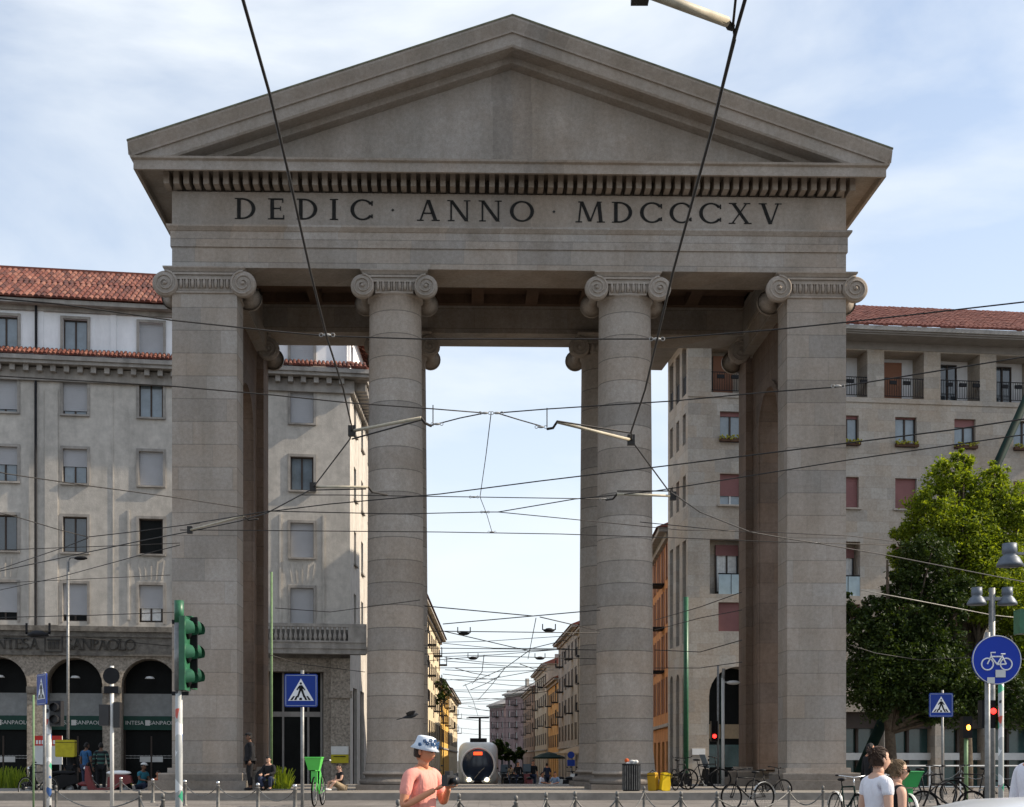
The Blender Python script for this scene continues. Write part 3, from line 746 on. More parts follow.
# pilaster strips and fan lintels
m = MB(T)
for ci in (1, 3, 5):
    c = cu[ci]
    for s2 in (-1, 1): m.box(c + s2 * 1.05 - .05, c + s2 * 1.05 + .05, .002, .05, 8.3, 13.6)
    for k in (-2, -1, 0, 1, 2):
        x = c + k * .24; m.add([(x - .02, .03, 10.25), (x + .02, .03, 10.25), (x + .02 + k * .07, .03, 11.2), (x - .02 + k * .07, .03, 11.2), (x - .02, .0, 10.25), (x + .02, .0, 10.25), (x + .02 + k*.07, .0, 11.2), (x - .02 + k*.07, .0, 11.2)], [(0,1,2,3),(0,1,5,4),(1,2,6,5),(2,3,7,6),(3,0,4,7)])
for px in (58, 113): u = u_of(px); k_ = MB(T); k_.box(u - .6 if px == 58 else u - .02, u if px == 58 else u + .02, .002, .06 if px == 58 else .03, 8.0, 19.3); k_.build('pilaster_strip', M['plaster_l'], LB)
m.build('window_pilaster', M['plaster_l'], LB)
# cornice + brackets + tile band
m = MB(T)
m.box(-.2, L + .9, -.1, .70, 20.30, 20.46); m.box(-.2, L + .98, -.1, .80, 20.46, 20.66); m.box(0, L + .2, .002, .18, 19.62, 20.25)
k = int(L / .62)
for i in range(k): u = .3 + i * .62; m.box(u, u + .24, .18, .50, 20.0, 20.298)
m.build('cornice', M['bracket'], LB)
tiles(T, -.1, L + .8, .82, 20.68, .0, 21.12, LB, M['tile'], pitch=.2, row=.45, name='tile_band')
m = MB(T); m.box(-.2, L + .5, -.7, .45, 23.22, 23.42); m.box(0, L, -.149, -.02, 23.0, 23.22); m.build('eave_board', M['bracket'], LB)
tiles(T, -.2, L + .5, .55, 23.45, -6.0, 26.95, LB, M['tile'], pitch=.27, row=.8, taper1=5.0)
m = MB(T); m.box(-.2, L - 4.4, -6.2, -5.9, 26.9, 27.12)
m.quad((-.2, -6.1, 26.95), (L - 4.4, -6.1, 26.95), (L + .5, -12.5, 23.5), (-.2, -12.5, 23.5)); m.build('ridge', M['tile'], LB)
# return wall (street side), sunlit
Ts, Ls = facade_T(lb1, side1, (lb1[0], lb1[1], 0))
m = MB(Ts); sh = []
scol = [2.2, 5.6, 9.0, 13.0, 17.0, 21.0]
for (z0, z1) in rows[1:]:
    for c in scol: sh.append((c - .5, c + .5, z0, z1))
sh_lo = [(c - .9, c + .9, .1, 5.2) for c in scol]
wall(m, 0, Ls, 0, 20.5, sh + sh_lo); m.build('side_wall', M['plaster_l'], LB, recalc=False)
m = MB(lambda u, d, z: Ts(u, d - .15, z)); T3 = m.T
wall(m, 0, Ls, 20.5, 23.5, [(c - .5, c + .5, *rows[0]) for c in scol]); m.build('side_attic_wall', M['white_pl'], LB, recalc=False)
for c in scol:
    window(LB, T3, c - .5, c + .5, *rows[0])
    for r_ in range(1, 5): window(LB, Ts, c - .5, c + .5, *rows[r_], blind=random.choice([0, 0, .5, .9]), sillm=M['bracket'])
    window(LB, Ts, c - .9, c + .9, .1, 5.2, glass=M['glass_dk'])
m = MB(Ts); m.box(.0, Ls, .0, .85, 20.25, 20.5); m.box(0, Ls, 0, .95, 20.5, 20.72); m.box(0, Ls, .002, .2, 19.62, 20.25)
for i in range(int(Ls / .62)): u = .3 + i * .62; m.box(u, u + .26, .2, .75, 19.85, 20.248)
m.box(0, Ls, .002, .25, 7.6, 8.1)
m.build('side_cornice', M['bracket'], LB)
tiles(Ts, -.3, Ls, .9, 20.73, 0, 21.1, LB, M['tile'], pitch=.2, row=.45, name='side_tile_band')
tiles(Ts, -.4, Ls, .55, 23.45, -6.0, 26.95, LB, M['tile'], pitch=.27, row=.8, name='side_roof', taper0=5)
m = MB(); 
# closing back wall
pb = [(lb0[0] - lb1[0], lb0[1] - lb1[1]), (lb0[0] - lb1[0], 26), (side1[0] - lb1[0], side1[1] - lb1[1])]
for a, b in zip(pb, pb[1:]): m.quad((a[0], a[1], 0), (b[0], b[1], 0), (b[0], b[1], 23.5), (a[0], a[1], 23.5))
m.build('rear_wall', M['plaster_l'], LB)
# arcade storey
ah = []
acent = [u_of(-78), u_of(-2), u_of(74), u_of(149), u_of(225)]
for c in acent: ah.append((c - 1.32, c + 1.32, .0, 6.45, 'arch', 1.3))
c5 = u_of(296); ah.append((c5 - 1.35, c5 + 1.35, .0, 5.9, 'rect', 1.0))
m = MB(T); wall(m, 0, L, 0, 6.55, ah, 1.3); m.build('arcade_wall', M['rust'], LB, recalc=False)
m = MB(T)
m.box(0, L, .002, .12, 6.55, 7.55); m.box(0, L + .1, .12, .2, 7.45, 7.7); m.box(0, L + .25, .0, .3, 7.7, 7.95)
for a, b in zip(acent, acent[1:]): m.box(a + 1.3, b - 1.3, .002, .1, 4.75, 5.05)
m.build('fascia', M['darkstone'], LB)
for i, c in enumerate(acent):
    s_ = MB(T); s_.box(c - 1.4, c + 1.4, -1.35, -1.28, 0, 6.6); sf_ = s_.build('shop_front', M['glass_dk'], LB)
    s_ = MB(T); s_.box(c - 1.31, c + 1.31, -1.28, -1.1, 3.7, 4.8); s_.build('lintel_panel', mat('grey_panel', (.27, .28, .28), .8), sf_)
    s_ = MB(T); s_.box(c - 1.31, c + 1.31, -1.1, -1.02, 3.02, 3.7); s_.build('sign_band', mat('bank_green', (.006, .050, .036), .5), sf_)
    s_ = MB(T); s_.box(c - .27, c - .05, -1.02, -1.0, 3.24, 3.5); s_.build('emblem', M['offwhite'], sf_)
    s_ = MB(T)
    for q in range(40):
        u = c - 1.28 + q * .065; s_.box(u, u + .03, -1.27, -1.26, 1.62, 1.66); s_.box(u, u + .03, -1.27, -1.26, 1.74, 1.78)
    if i != 2: s_.box(c - .55, c + .55, -1.275, -1.25, 1.45, 1.72)
    s_.build('window_decal', M['offwhite'], sf_)
    s_ = MB(T); s_.box(c - .04, c + .04, -1.279, -1.24, 0, 2.72); s_.box(c - 1.3, c - 1.22, -1.279, -1.2, 0, 6.3); s_.box(c + 1.22, c + 1.3, -1.279, -1.2, 0, 6.3); s_.build('mullion', M['frame'], sf_)
    s_ = MB(T); s_.lathe([(.0, .12), (.15, .1), (.24, .0)], (c, -.4, 5.5), 14); s_.build('arcade_lamp', M['offwhite'], sf_)
# text on the green bands (sans) — converted to mesh
def text_mesh(txt, size, T, u, d, z, mt, parent, name='lettering', align='CENTER', extr=.006):
    cu_ = bpy.data.curves.new(name, 'FONT'); cu_.body = txt; cu_.size = size; cu_.align_x = align; cu_.extrude = extr; cu_.resolution_u = 3
    o = bpy.data.objects.new(name, cu_); COL.objects.link(o)
    dg = bpy.context.evaluated_depsgraph_get(); me = bpy.data.meshes.new_from_object(o.evaluated_get(dg)); bpy.data.objects.remove(o)
    for v in me.vertices: v.co = T(u + v.co.x, d + v.co.z, z + v.co.y)
    me.materials.clear(); me.materials.append(mt)
    r = bpy.data.objects.new(name, me); COL.objects.link(r); r.parent = parent; return r
fronts = [o for o in LB.children if o.name.startswith('shop_front')]
for c, sf_ in zip(acent, fronts):
    text_mesh('INTESA', .27, T, c - .78, -1.01, 3.28, M['offwhite'], sf_)
    text_mesh('SANPAOLO', .27, T, c + .62, -1.01, 3.28, M['offwhite'], sf_)
m = MB(T); u0, u1 = u_of(-8), u_of(40); write(m, 'INTESA', u0, u1, 6.83, .52, .12, .2); u0, u1 = u_of(66), u_of(136); write(m, 'SANPAOLO', u0, u1, 6.83, .52, .12, .2)
uc = u_of(54); 
for (a, b, c, d) in ((-.42, -.37, 6.7, 7.5), (.37, .42, 6.7, 7.5), (-.37, .37, 6.7, 6.75), (-.37, .37, 7.45, 7.5), (-.3, .3, 7.25, 7.32), (-.25, -.12, 6.85, 7.2), (-.06, .06, 6.85, 7.2), (.12, .25, 6.85, 7.2)): m.box(uc + a, uc + b, .12, .19, c, d)
m.build('fascia_lettering', M['letter'], LB)
# shop corner under balcony
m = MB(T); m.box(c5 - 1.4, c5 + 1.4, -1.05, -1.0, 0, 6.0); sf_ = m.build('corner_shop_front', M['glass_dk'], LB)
m = MB(T)
for u in (-1.3, -.62, .62, 1.27): m.box(c5 + u - .05, c5 + u + .05, -1.0, -.9, 0, 5.9)
m.box(c5 - 1.3, c5 + 1.3, -.999, -.88, 3.7, 3.95); m.build('shop_frame', M['greybld'], sf_)
# balcony
m = MB(T); bu0, bu1 = u_of(268), L + .75
m.box(bu0, bu1, .3, 1.1, 6.95, 7.25); m.box(bu0, bu1, .4, 1.05, 6.7, 6.95); m.box(bu0, bu1, .95, 1.15, 8.0, 8.16); m.box(bu0, bu1, .95, 1.15, 7.25, 7.34)
m.box(bu1 - .9, bu1, .95, 1.14, 7.34, 8.0); m.box(bu1 - .2, bu1, .3, .95, 7.34, 8.0)
bo = m.build('balcony', M['bracket'], LB)
m = MB(T); m.smooth = True
u = bu0 + .15
while u < bu1 - 1.0:
    m.lathe([(.05, 7.34), (.05, 7.4), (.10, 7.5), (.085, 7.6), (.04, 7.75), (.05, 7.86), (.07, 7.92), (.07, 8.0)], (u, 1.05, 0), 10); u += .235
m.build('baluster_row', M['bracket'], bo)
m = MB(T); m.box(L - .95, L - .01, .003, .25, 0, 6.55); m.box(L - 1.05, L + .1, .003, .33, 4.6, 4.95); m.build('corner_pillar', M['rust'], LB)
# downpipe
m = MB(T); u = u_of(36); m.tube([(u, .1, 7.9), (u, .1, 20.2)], .06, 8); m.tube([(u, .0, 21.1), (u, .0, 23.4)], .06, 8); m.build('downpipe', M['iron'], LB)
# mail box on pillar
MBX = thing('post_box', 'yellow and white wall post box mounted on the granite corner pillar', 'post box', T_pos := (0, 0, 0))
u = L - .5; Tw = lambda u, d, z: tuple(a + b for a, b in zip(T(u, d, z), (lb1[0], lb1[1], 0)))
p = Tw(u, .26, 1.4); MBX.location = p
m = MB(); m.box(-.42, .42, -.22, 0, .0, .42); m.build('box_body', M['ochre_bag'], MBX); m = MB(); m.box(-.42, .42, -.22, 0, .424, .82); m.build('box_top', M['offwhite'], MBX); m = MB(); m.box(-.3, .3, -.24, -.221, .3, .34); m.build('slot', M['black'], MBX)

# ------------------------------------------------------------------ RIGHT BUILDING
rb0 = (PX(688, 65.0), 65.0); rb1 = (PX(1180, 68.1), 68.1)
RB = thing('stone_apartment_building', 'pale stone-clad apartment block with brown-red roof and recessed top-floor loggias', 'building', (rb0[0], rb0[1], 0))
T, L = facade_T(rb0, rb1, (rb0[0], rb0[1], 0)); dr = Vector((rb1[0] - rb0[0], rb1[1] - rb0[1])).normalized()
def ur(px):
    k = (px - CX) / F
    return (k * rb0[1] - rb0[0]) / (dr.x - k * dr.y)
wc = [ur(x) for x in (731, 789, 848, 906, 965, 1024, 1083)]; w2 = .55
zB, zC, zE = (16.85, 18.35), (13.85, 15.35), (7.75, 9.15)
holes = []
for c in wc: holes += [(c - w2, c + w2, *zB), (c - w2, c + w2, *zC)]
DR = [ur(x) for x in (731, 862, 906, 965, 1024, 1083)]
for i, c in enumerate(wc): holes.append((c - 1.05, c + .62, 9.55, 12.2, 'rect', .7)) if i in (0, 2, 4, 6) else holes.append((c - w2, c + w2, 10.6, 12.0))
for i, c in enumerate(wc): holes.append((c - (.62), c + .62, *zE))
gh = []
gh.append((ur(709), ur(709) + 2.9, .1, 6.05, 'arch', 1.2))
x = 770
for i in range(9):
    u = ur(790) + i * 2.62; gh.append((u, u + 2.15, .1, 3.9, 'rect', .9))
m = MB(T); wall(m, 0, L, 0, 19.1, [h for h in holes] + gh, .28); m.build('wall', M['plaster_r'], RB, recalc=False)
for i, c in enumerate(wc):
    window(RB, T, c - w2, c + w2, *zB, blind=[.14, .1, .1, .05, .25, .0, .3][i], bm_=M['blind_r'], fr=M['frame'], dep=.28, glass=M['glass_sky'])
    fb = MB(T); fb.box(c - .58, c + .58, .01, .22, zB[0] + .02, zB[0] + .17); fo = fb.build('flower_box', M['terra'], RB)
    fl = MB(T); 
    for q in range(60):
        a, b, h_ = c + random.uniform(-.6, .6), random.uniform(.02, .3), zB[0] + random.uniform(.1, .32); fl.ell((a, b, h_), .05, .05, .04, 5, 3)
    fl.build('flowers', M['flower'], fo)
    window(RB, T, c - w2, c + w2, *zC, blind=[.7, 1, 1, .97, .3, 1, 1][i], bm_=M['blind_r'], fr=M['offwhite'], dep=.28, sillm=M['plaster_r'])
    if i in (0, 2, 4, 6):
        Tr = lambda u, d, z: T(u, d - .42, z)
        k = MB(T); k.box(c - 1.05, c + .62, -.76, -.70, 9.55, 12.2); bk = k.build('recess_wall', M['plaster_r'], RB)
        window(RB, Tr, c - .6, c + .55, 9.65, 12.0, blind=.22, bm_=M['blind_r'], dep=.28, curtain=True, glass=M['glass_sky'], panes=2)
        k = MB(T); k.box(c - .6, c + .62, -.05, -.02, 9.55, 10.5); k.build('railing_panel', mat('pale_blue_glass', (.38, .47, .5), .3, var=.1), bk)
        k = MB(T); k.box(c - .62, c + .62, -.055, -.015, 10.5, 10.56); k.box(c + .0, c + .03, -.056, -.014, 9.55, 10.5); k.build('rail', M['iron'], bk)
    else: window(RB, T, c - w2, c + w2, 10.6, 12.0, blind=.4, bm_=M['blind_r'], dep=.28)
    window(RB, T, c - .62, c + .62, *zE, blind=[1, 1, .5, .4, 1, 1, .3][i], bm_=M['blind_r'], dep=.28)
# loggia storey
pit = (wc[1] - wc[0]); lc = [c for c in wc]
lo = [(c - 1.02, c + 1.02) for c in [wc[0] + .05 + pit * i for i in range(7)]]
m = MB(T); wall(m, 0, L, 19.1, 21.95, [(a, b, 19.25, 21.55, 'rect', 1.3) for a, b in lo])
m.box(-.02, L, .002, .06, 19.0, 19.12); m.build('loggia_wall', M['plaster_r'], RB, recalc=False)
doorm = [M['blind_b'], M['blind_r'], M['blind_b'], M['blind_b'], None, None, M['blind_b']]
for i, (a, b) in enumerate(lo):
    k = MB(T); k.box(a, b, -1.36, -1.3, 19.2, 21.6); bk = k.build('loggia_back_wall', M['white_pl'] if i > 1 else M['plaster_r'], RB)
    c = (a + b) / 2 - .1
    Tl = lambda u, d, z: T(u, d - 1.0, z)
    window(RB, Tl, c - .5, c + .5, 19.27, 21.35, blind=1 if doorm[i] else 0, bm_=doorm[i], dep=.28, glass=M['glass'], name='loggia_door')
    k = MB(T); k.box(a, b, -.06, -.03, 20.22, 20.26); k.box(a, b, -.06, -.03, 19.35, 19.38)
    u = a + .05
    while u < b: k.box(u, u + .018, -.055, -.035, 19.38, 20.22); u += .12
    for q in range(2 if i % 2 else 3): uu = a + .3 + q * .7; k.box(uu, uu + .35, -.10, -.0, 19.95, 20.12)
    k.build('balcony_railing', M['iron'], RB)
# eaves and roof
m = MB(T); m.box(-1.6, L, -.3, 1.25, 21.95, 22.02); m.box(-1.7, L, -.3, 1.35, 22.02, 22.22); m.box(-.0, L, .002, .05, 21.6, 21.95); m.build('eaves', M['soffit'], RB)
m = MB(T); m.box(-1.72, L, 1.36, 1.46, 22.1, 22.3); m.build('gutter', M['bracket'], RB)
tiles(T, -1.7, L, 1.45, 22.3, -6.5, 25.9, RB, M['tile_r'], pitch=.24, row=.4, taper0=5)
# side (street) wall with narrow windows; facade runs far -> near
s0 = (PX(668, 69.4), 69.4)
Ts, Ls = facade_T(s0, rb0, (rb0[0], rb0[1], 0))
nw = [Ls * .18, Ls * .5, Ls * .82]; hs = []
for c in nw: hs += [(c - .32, c + .32, *zB), (c - .32, c + .32, *zC), (c - .38, c + .38, 7.2, 12.2), (c - .35, c + .35, .3, 5.8, 'arch', .3)]
m = MB(Ts); wall(m, 0, Ls, 0, 19.1, hs, .3); wall(m, 0, Ls, 19.1, 21.95, [(c - .45, c + .45, 19.25, 21.6) for c in nw], .9); m.build('side_wall', M['plaster_r'], RB, recalc=False)
for c in nw:
    for z in (zB, zC): window(RB, Ts, c - .32, c + .32, *z, dep=.3, blind=random.choice([0, .5]), bm_=M['blind_r'], panes=1)
    window(RB, Ts, c - .38, c + .38, 7.2, 12.2, dep=.3, panes=1); window(RB, Ts, c - .35, c + .35, .3, 5.8, dep=.3, panes=1, glass=M['glass_dk'])
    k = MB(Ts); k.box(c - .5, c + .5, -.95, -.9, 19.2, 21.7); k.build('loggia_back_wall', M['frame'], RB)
    k = MB(Ts); k.box(c - .45, c + .45, -.1, -.07, 19.25, 20.2); k.build('balcony_railing', M['iron'], RB)
m = MB(Ts); m.box(-1.5, Ls, .0, 1.3, 21.95, 22.2); m.build('side_eaves', M['soffit'], RB)
tiles(Ts, -1.5, Ls, 1.4, 22.28, -3.0, 24.3, RB, M['tile_r'], name='side_roof', taper1=3.5)
m = MB(); a = (s0[0] - rb0[0], s0[1] - rb0[1]); e = (rb1[0] - rb0[0], rb1[1] - rb0[1])
m.quad((a[0], a[1], 0), (a[0] + 14, a[1] + 8, 0), (a[0] + 14, a[1] + 8, 22), (a[0], a[1], 22)); m.quad((a[0] + 14, a[1] + 8, 0), (e[0], e[1] + 12, 0), (e[0], e[1] + 12, 22), (a[0] + 14, a[1] + 8, 22)); m.quad((e[0], e[1] + 12, 0), (e[0], e[1], 0), (e[0], e[1], 22), (e[0], e[1] + 12, 22)); m.build('rear_wall', M['plaster_r'], RB)
# ground floor arch and shops
m = MB(T); u = gh[0][0]; m.box(u - .1, u + 3.0, -1.3, -1.2, 0, 6.1); ao = m.build('entrance_arch_back', M['glass_dk'], RB)
m = MB(T); m.box(u, u + 2.9, -1.2, -1.1, 2.6, 3.3); m.build('arch_transom', M['khaki'], ao); m = MB(T); m.box(u + .05, u + 2.85, -1.19, -1.12, 1.2, 2.3)
for q in (.9, 1.9): m.box(u + q, u + q + .08, -1.18, -1.05, 0, 5.7)
m.build('arch_glazing', M['teal'], ao)
m = MB(T); m.box(ur(692) , ur(705), .003, .05, 1.8, 2.1); m.build('wall_plaque', M['white'], RB)
for i in range(9):
    u = ur(790) + i * 2.62
    m = MB(T); m.box(u - .02, u + 2.17, -.95, -.88, 0, 4.0); so_ = m.build('shop_window', M['teal'], RB)
    m = MB(T); m.box(u, u + 2.15, -.6, -.5, 1.55, 1.9); m.build('awning_valance', M['offwhite'], so_)
    m = MB(T); m.box(u + 1.0, u + 1.12, -.87, -.7, 0, 3.9); m.box(u, u + 2.15, -.5, -.4, 3.1, 3.9); m.build('shop_frame', M['frame'], so_)

# ------------------------------------------------------------------ STREET BUILDINGS
def street_building(name, label, p0, p1, h, depth, wm, rows_, ncol, z0=-1.0, roofm=None, shutters=True, cat='building', wh=1.7, wwid=1.0, rooftype='eave', dkg=True, first=4.2):
    o = thing(name, label, cat, (p0[0], p0[1], z0))
    T, L = facade_T(p0, p1, (p0[0], p0[1], z0)); Tz = lambda u, d, z: T(u, d, z + z0)
    hs = []; st = (h - first - .8) / rows_
    cs = [(i + .5) * L / ncol for i in range(ncol)]
    for r_ in range(rows_):
        for c in cs: hs.append((c - wwid / 2, c + wwid / 2, first + r_ * st + .7, first + r_ * st + .7 + wh))
    gs = [(c - wwid * .85, c + wwid * .85, .1, 3.1) for c in cs]
    m = MB(Tz); wall(m, 0, L, 0, h, hs + gs, .2)
    m.quad((0, 0, 0), (0, -depth, 0), (0, -depth, h), (0, 0, h)); m.quad((L, 0, 0), (L, -depth, 0), (L, -depth, h), (L, 0, h)); m.quad((0, -depth, 0), (L, -depth, 0), (L, -depth, h), (0, -depth, h))
    m.build('wall', wm, o, recalc=False)
    for (a, b, c, d) in hs:
        k = MB(Tz); k.box(a, b, -.2, -.12, c, d); wo = k.build('window', M['glass'], o)
        k = MB(Tz)
        if shutters: k.box(a - .45, a - .02, .01, .06, c, d); k.box(b + .02, b + .45, .01, .06, c, d); k.build('shutter', M['frame'] if name != 'orange_apartment_house' else M['blind_b'], wo)
        else: k.box(a - .08, b + .08, .003, .09, c - .12, c - .01); k.build('sill', M['bracket'], wo)
    for (a, b, c, d) in gs:
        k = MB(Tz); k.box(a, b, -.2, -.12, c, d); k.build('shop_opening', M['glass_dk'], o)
    for r_ in range(1, rows_):
        for ci in range(1, ncol, 3):
            c = cs[ci]; zb_ = first + r_ * st + .55; k = MB(Tz); k.box(c - .95, c + .95, .01, .9, zb_, zb_ + .12); k.box(c - .95, c + .95, .86, .9, zb_ + .95, zb_ + 1.0)
            for q in range(9): uu = c - .93 + q * .23; k.box(uu, uu + .03, .86, .89, zb_ + .12, zb_ + .95)
            k.build('balcony', M['iron'], o)
    k = MB(Tz); k.box(-.3, L + .3, .0, .7, h - .25, h); k.box(0, L, .003, .15, first - .2, first); k.box(0, L, .003, .25, h - .6, h - .25)
    k.build('cornice', M['bracket'], o)
    k = MB(Tz); k.quad((-.4, .85, h + .02), (L + .4, .85, h + .02), (L + .4, -depth / 2, h + depth * .22), (-.4, -depth / 2, h + depth * .22)); k.quad((-.4, -depth - .5, h), (L + .4, -depth - .5, h), (L + .4, -depth / 2, h + depth * .22), (-.4, -depth / 2, h + depth * .22))
    for e in (-.4, L + .4): k.add([(e, .85, h + .02), (e, -depth - .5, h), (e, -depth / 2, h + depth * .22)], [(0, 1, 2)])
    ro = k.build('roof', roofm or M['tile_r'], o)
    k = MB(Tz); zc = h + depth * .12
    for q in range(max(1, int(L / 12))): uu = L * (q + .35) / max(1, int(L / 12)); k.box(uu, uu + .8, -depth * .3, -depth * .3 + .6, h, h + depth * .22 + .8)
    k.build('chimney', M['bracket'], ro)
    return o
street_building('orange_apartment_house', 'orange rendered house with tall brown shutters seen beside the right inner column', (12.2, 118), (10.9, 82), 16.0, 12, M['orange'], 4, 12, z0=-.4, wh=2.2, wwid=.9)
greyish = mat('stained_grey_beige_render', (.33, .30, .26), .95, var=.18, scale=.7, stain=.35)
street_building('beige_apartment_house', 'beige rendered house with deep eaves nearest on the right side of the street', (9.85, 150), (10.5, 122), 16.6, 12, M['beige'], 4, 6)
street_building('grey_apartment_house', 'stained grey-beige house taller than the beige one on the right side of the street', (9.0, 178), (9.75, 150.5), 17.6, 12, greyish, 4, 6, wh=1.9)
street_building('ochre_apartment_house', 'low orange-yellow house between taller grey houses on the right of the street', (8.6, 200), (9.1, 178.5), 13.4, 12, mat('orange_ochre_render', (.50, .30, .11), .95, stain=.25, scale=.6), 3, 5, first=3.6)
street_building('cream_apartment_house', 'pale cream house with grey shutters far down the right of the street', (7.7, 232), (8.4, 200.5), 16.8, 12, mat('dirty_cream_render', (.42, .37, .29), .95, stain=.3, scale=.6), 4, 6)
street_building('brown_apartment_house', 'brownish house last on the right before the street bends', (6.6, 268), (7.5, 232.5), 15.0, 12, mat('brown_render', (.27, .19, .14), .95, stain=.3, scale=.6), 4, 6)
street_building('pink_apartment_house', 'dusty pink house closing the view where the street bends', (3.4, 300), (8.0, 290), 17.0, 12, M['pink'], 5, 3, shutters=False, roofm=M['greybld'], wwid=.8, wh=1.3)
street_building('dark_pink_setback_house', 'darker pink house left of the closing pink house', (-.1, 312), (3.3, 304), 15.0, 12, M['pink'], 4, 3, shutters=False, roofm=M['greybld'], wwid=.8, wh=1.3)
street_building('cream_corner_house', 'cream house with a boldly projecting cornice beside the left inner column', (-6.4, 98), (-6.0, 163), 17.0, 12, M['cream'], 4, 14)
street_building('yellow_apartment_house', 'bright yellow sunlit house on the left side of the street', (-6.3, 166), (-6.2, 205), 12.4, 12, M['yellow'], 3, 8)
street_building('tan_apartment_house', 'narrow sunlit tan house furthest along the left side of the street', (-6.5, 207), (-6.3, 262), 13.5, 12, M['cream'], 3, 8)

# ------------------------------------------------------------------ trees
def tree(name, label, base, blobs, nleaf, leafsize, mt, trunk_r=.22, seed=1, cat='tree', group=None):
    rnd = random.Random(seed); o = thing(name, label, cat, base, 0, group)
    m = MB(); tot = sum(b[3]**2 for b in blobs)
    for (bx, by, bz, br) in blobs:
        N = int(nleaf * br * br / tot); ncl = max(6, int(N / 70)); cl = []
        for i in range(ncl):
            v = Vector((rnd.gauss(0, 1), rnd.gauss(0, 1), rnd.gauss(0, .85))).normalized() * (br * (rnd.random() ** .38))
            cl.append((Vector((bx, by, bz)) + v, rnd.uniform(.22, .5) * br * .42))
        for i in range(N):
            c, cr = cl[rnd.randrange(ncl)]
            p = c + Vector((rnd.gauss(0, 1), rnd.gauss(0, 1), rnd.gauss(0, .8))) * cr * .78
            s = leafsize * rnd.uniform(.45, 1.6); R = Matrix.Rotation(rnd.uniform(0, 6.28), 3, Vector((rnd.gauss(0,1), rnd.gauss(0,1), rnd.gauss(0,1))).normalized())
            a, b = R @ Vector((s, 0, 0)), R @ Vector((0, s * .55, 0)); c2 = R @ Vector((0, 0, s * .15))
            m.add([p - a, p - b + c2, p + a, p + b + c2], [(0, 1, 2, 3)])
    m.build('crown', mt, o, recalc=False)
    t = MB(); t.smooth = True
    top = max(b[2] for b in blobs); zc = min(b[2] for b in blobs)
    t.tube([(0, 0, -.2), (.05, 0, 1.2), (0, .08, zc * .8), (-.1, 0, top)], [trunk_r * 1.25, trunk_r, trunk_r * .8, .04], 10)
    for (bx, by, bz, br) in blobs:
        for k in range(3):
            a = rnd.uniform(0, 6.28); t.tube([(0, 0, zc * .7), (bx * .5, by * .5, (zc * .7 + bz) / 2), (bx + math.cos(a) * br * .6, by + math.sin(a) * br * .6, bz + rnd.uniform(-.2, .5) * br)], [trunk_r * .55, trunk_r * .35, .02], 6)
    t.build('trunk', M['bark'], o)
    return o
YT = 53
def tp(px, py, Y, base): return (PX(px, Y) - base[0], 0, PZ(py, Y) - base[2])
ba = (PX(965, YT), YT, .2)
bl = []
for (px, py, r_, dy) in ((948, 478, 1.1, 0), (985, 500, 1.4, .5), (930, 515, 1.3, -.3), (965, 540, 1.9, 0), (1010, 545, 1.8, .6), (1015, 510, 1.2, 0), (985, 590, 1.9, -.6), (1030, 600, 2.0, 0), (912, 560, 1.0, .4), (1020, 650, 1.7, -.5), (905, 535, .8, 0), (1000, 475, .7, .3), (960, 460, .6, 0)):
    q = tp(px, py, YT, ba); bl.append((q[0], dy, q[2], r_ * .82))
tree('plane_tree', 'tall sunlit yellow-green tree in front of the pale stone apartment block', ba, bl, 105000, .058, M['leaf_hi'], .25, 3)
bb = (PX(890, 51), 51, .2); bl = []
for (px, py, r_, dy) in ((875, 640, 1.5, 0), (905, 620, 1.5, .3), (870, 680, 1.6, -.2), (915, 670, 1.9, .2), (950, 690, 1.6, 0), (860, 610, .9, .4), (935, 640, 1.5, .5), (985, 690, 1.5, .3), (890, 700, 1.2, .2), (925, 705, 1.0, -.2), (930, 560, 1.3, .4), (905, 585, 1.0, .4), (950, 600, 1.3, .2), (1015, 700, 1.4, 0)):
    q = tp(px, py, 51, bb); bl.append((q[0], dy, q[2], r_ * .85))
tree('holm_oak', 'dense dark green tree spreading low beside the right pier of the gate', bb, bl, 85000, .064, M['leaf_lo'], .22, 5)
bc = (-5.2, 150, -.9)
tree('street_tree', 'small green tree by the cream house on the left of the far street', bc, [(-.5, 0, 10.8, .9), (.2, 0, 9.9, .8), (-.4, .3, 9.0, .8)], 2600, .12, M['leaf_lo'], .06, 8)
tree('dark_street_tree', 'dark round tree behind the tram at the bend of the street', (.5, 240, -1), [(0, 0, 4.6, 2.0), (1.9, 0, 4.2, 1.8), (3.8, 0, 3.8, 1.6), (-1.0, 0, 3.4, 1.2)], 4000, .3, M['leaf_lo'], .2, 9)
# weeds at left
def bush(label, loc, w_, h_, mt, n_=500, seed=1, name='shrub'):
    rnd = random.Random(seed); m = MB()
    for i in range(n_):
        a = rnd.uniform(-w_, w_); b = rnd.uniform(-w_ * .4, w_ * .4); h = h_ * rnd.uniform(.4, 1) * (1 - (a / w_) ** 2 * .6); lx, ly = rnd.gauss(0, .15), rnd.gauss(0, .15)
        m.add([(a - .02, b, 0), (a + .02, b, 0), (a + lx + .008, b + ly, h), (a + lx - .008, b + ly, h)], [(0, 1, 2, 3)])
    o = m.build(name, mt, recalc=False); o.location = loc; return tag(o, label, 'plant')
bush('clump of tall green weeds at the far left below the arcade', (PX(8, 46), 46, .38), .9, 1.0, M['leaf_hi'], 700, 2)
bush('yellow-green potted grass beside the seated person at the left pier', (PX(281, 42.2), 42.2, .65), .28, .75, M['leaf_hi'], 260, 3)

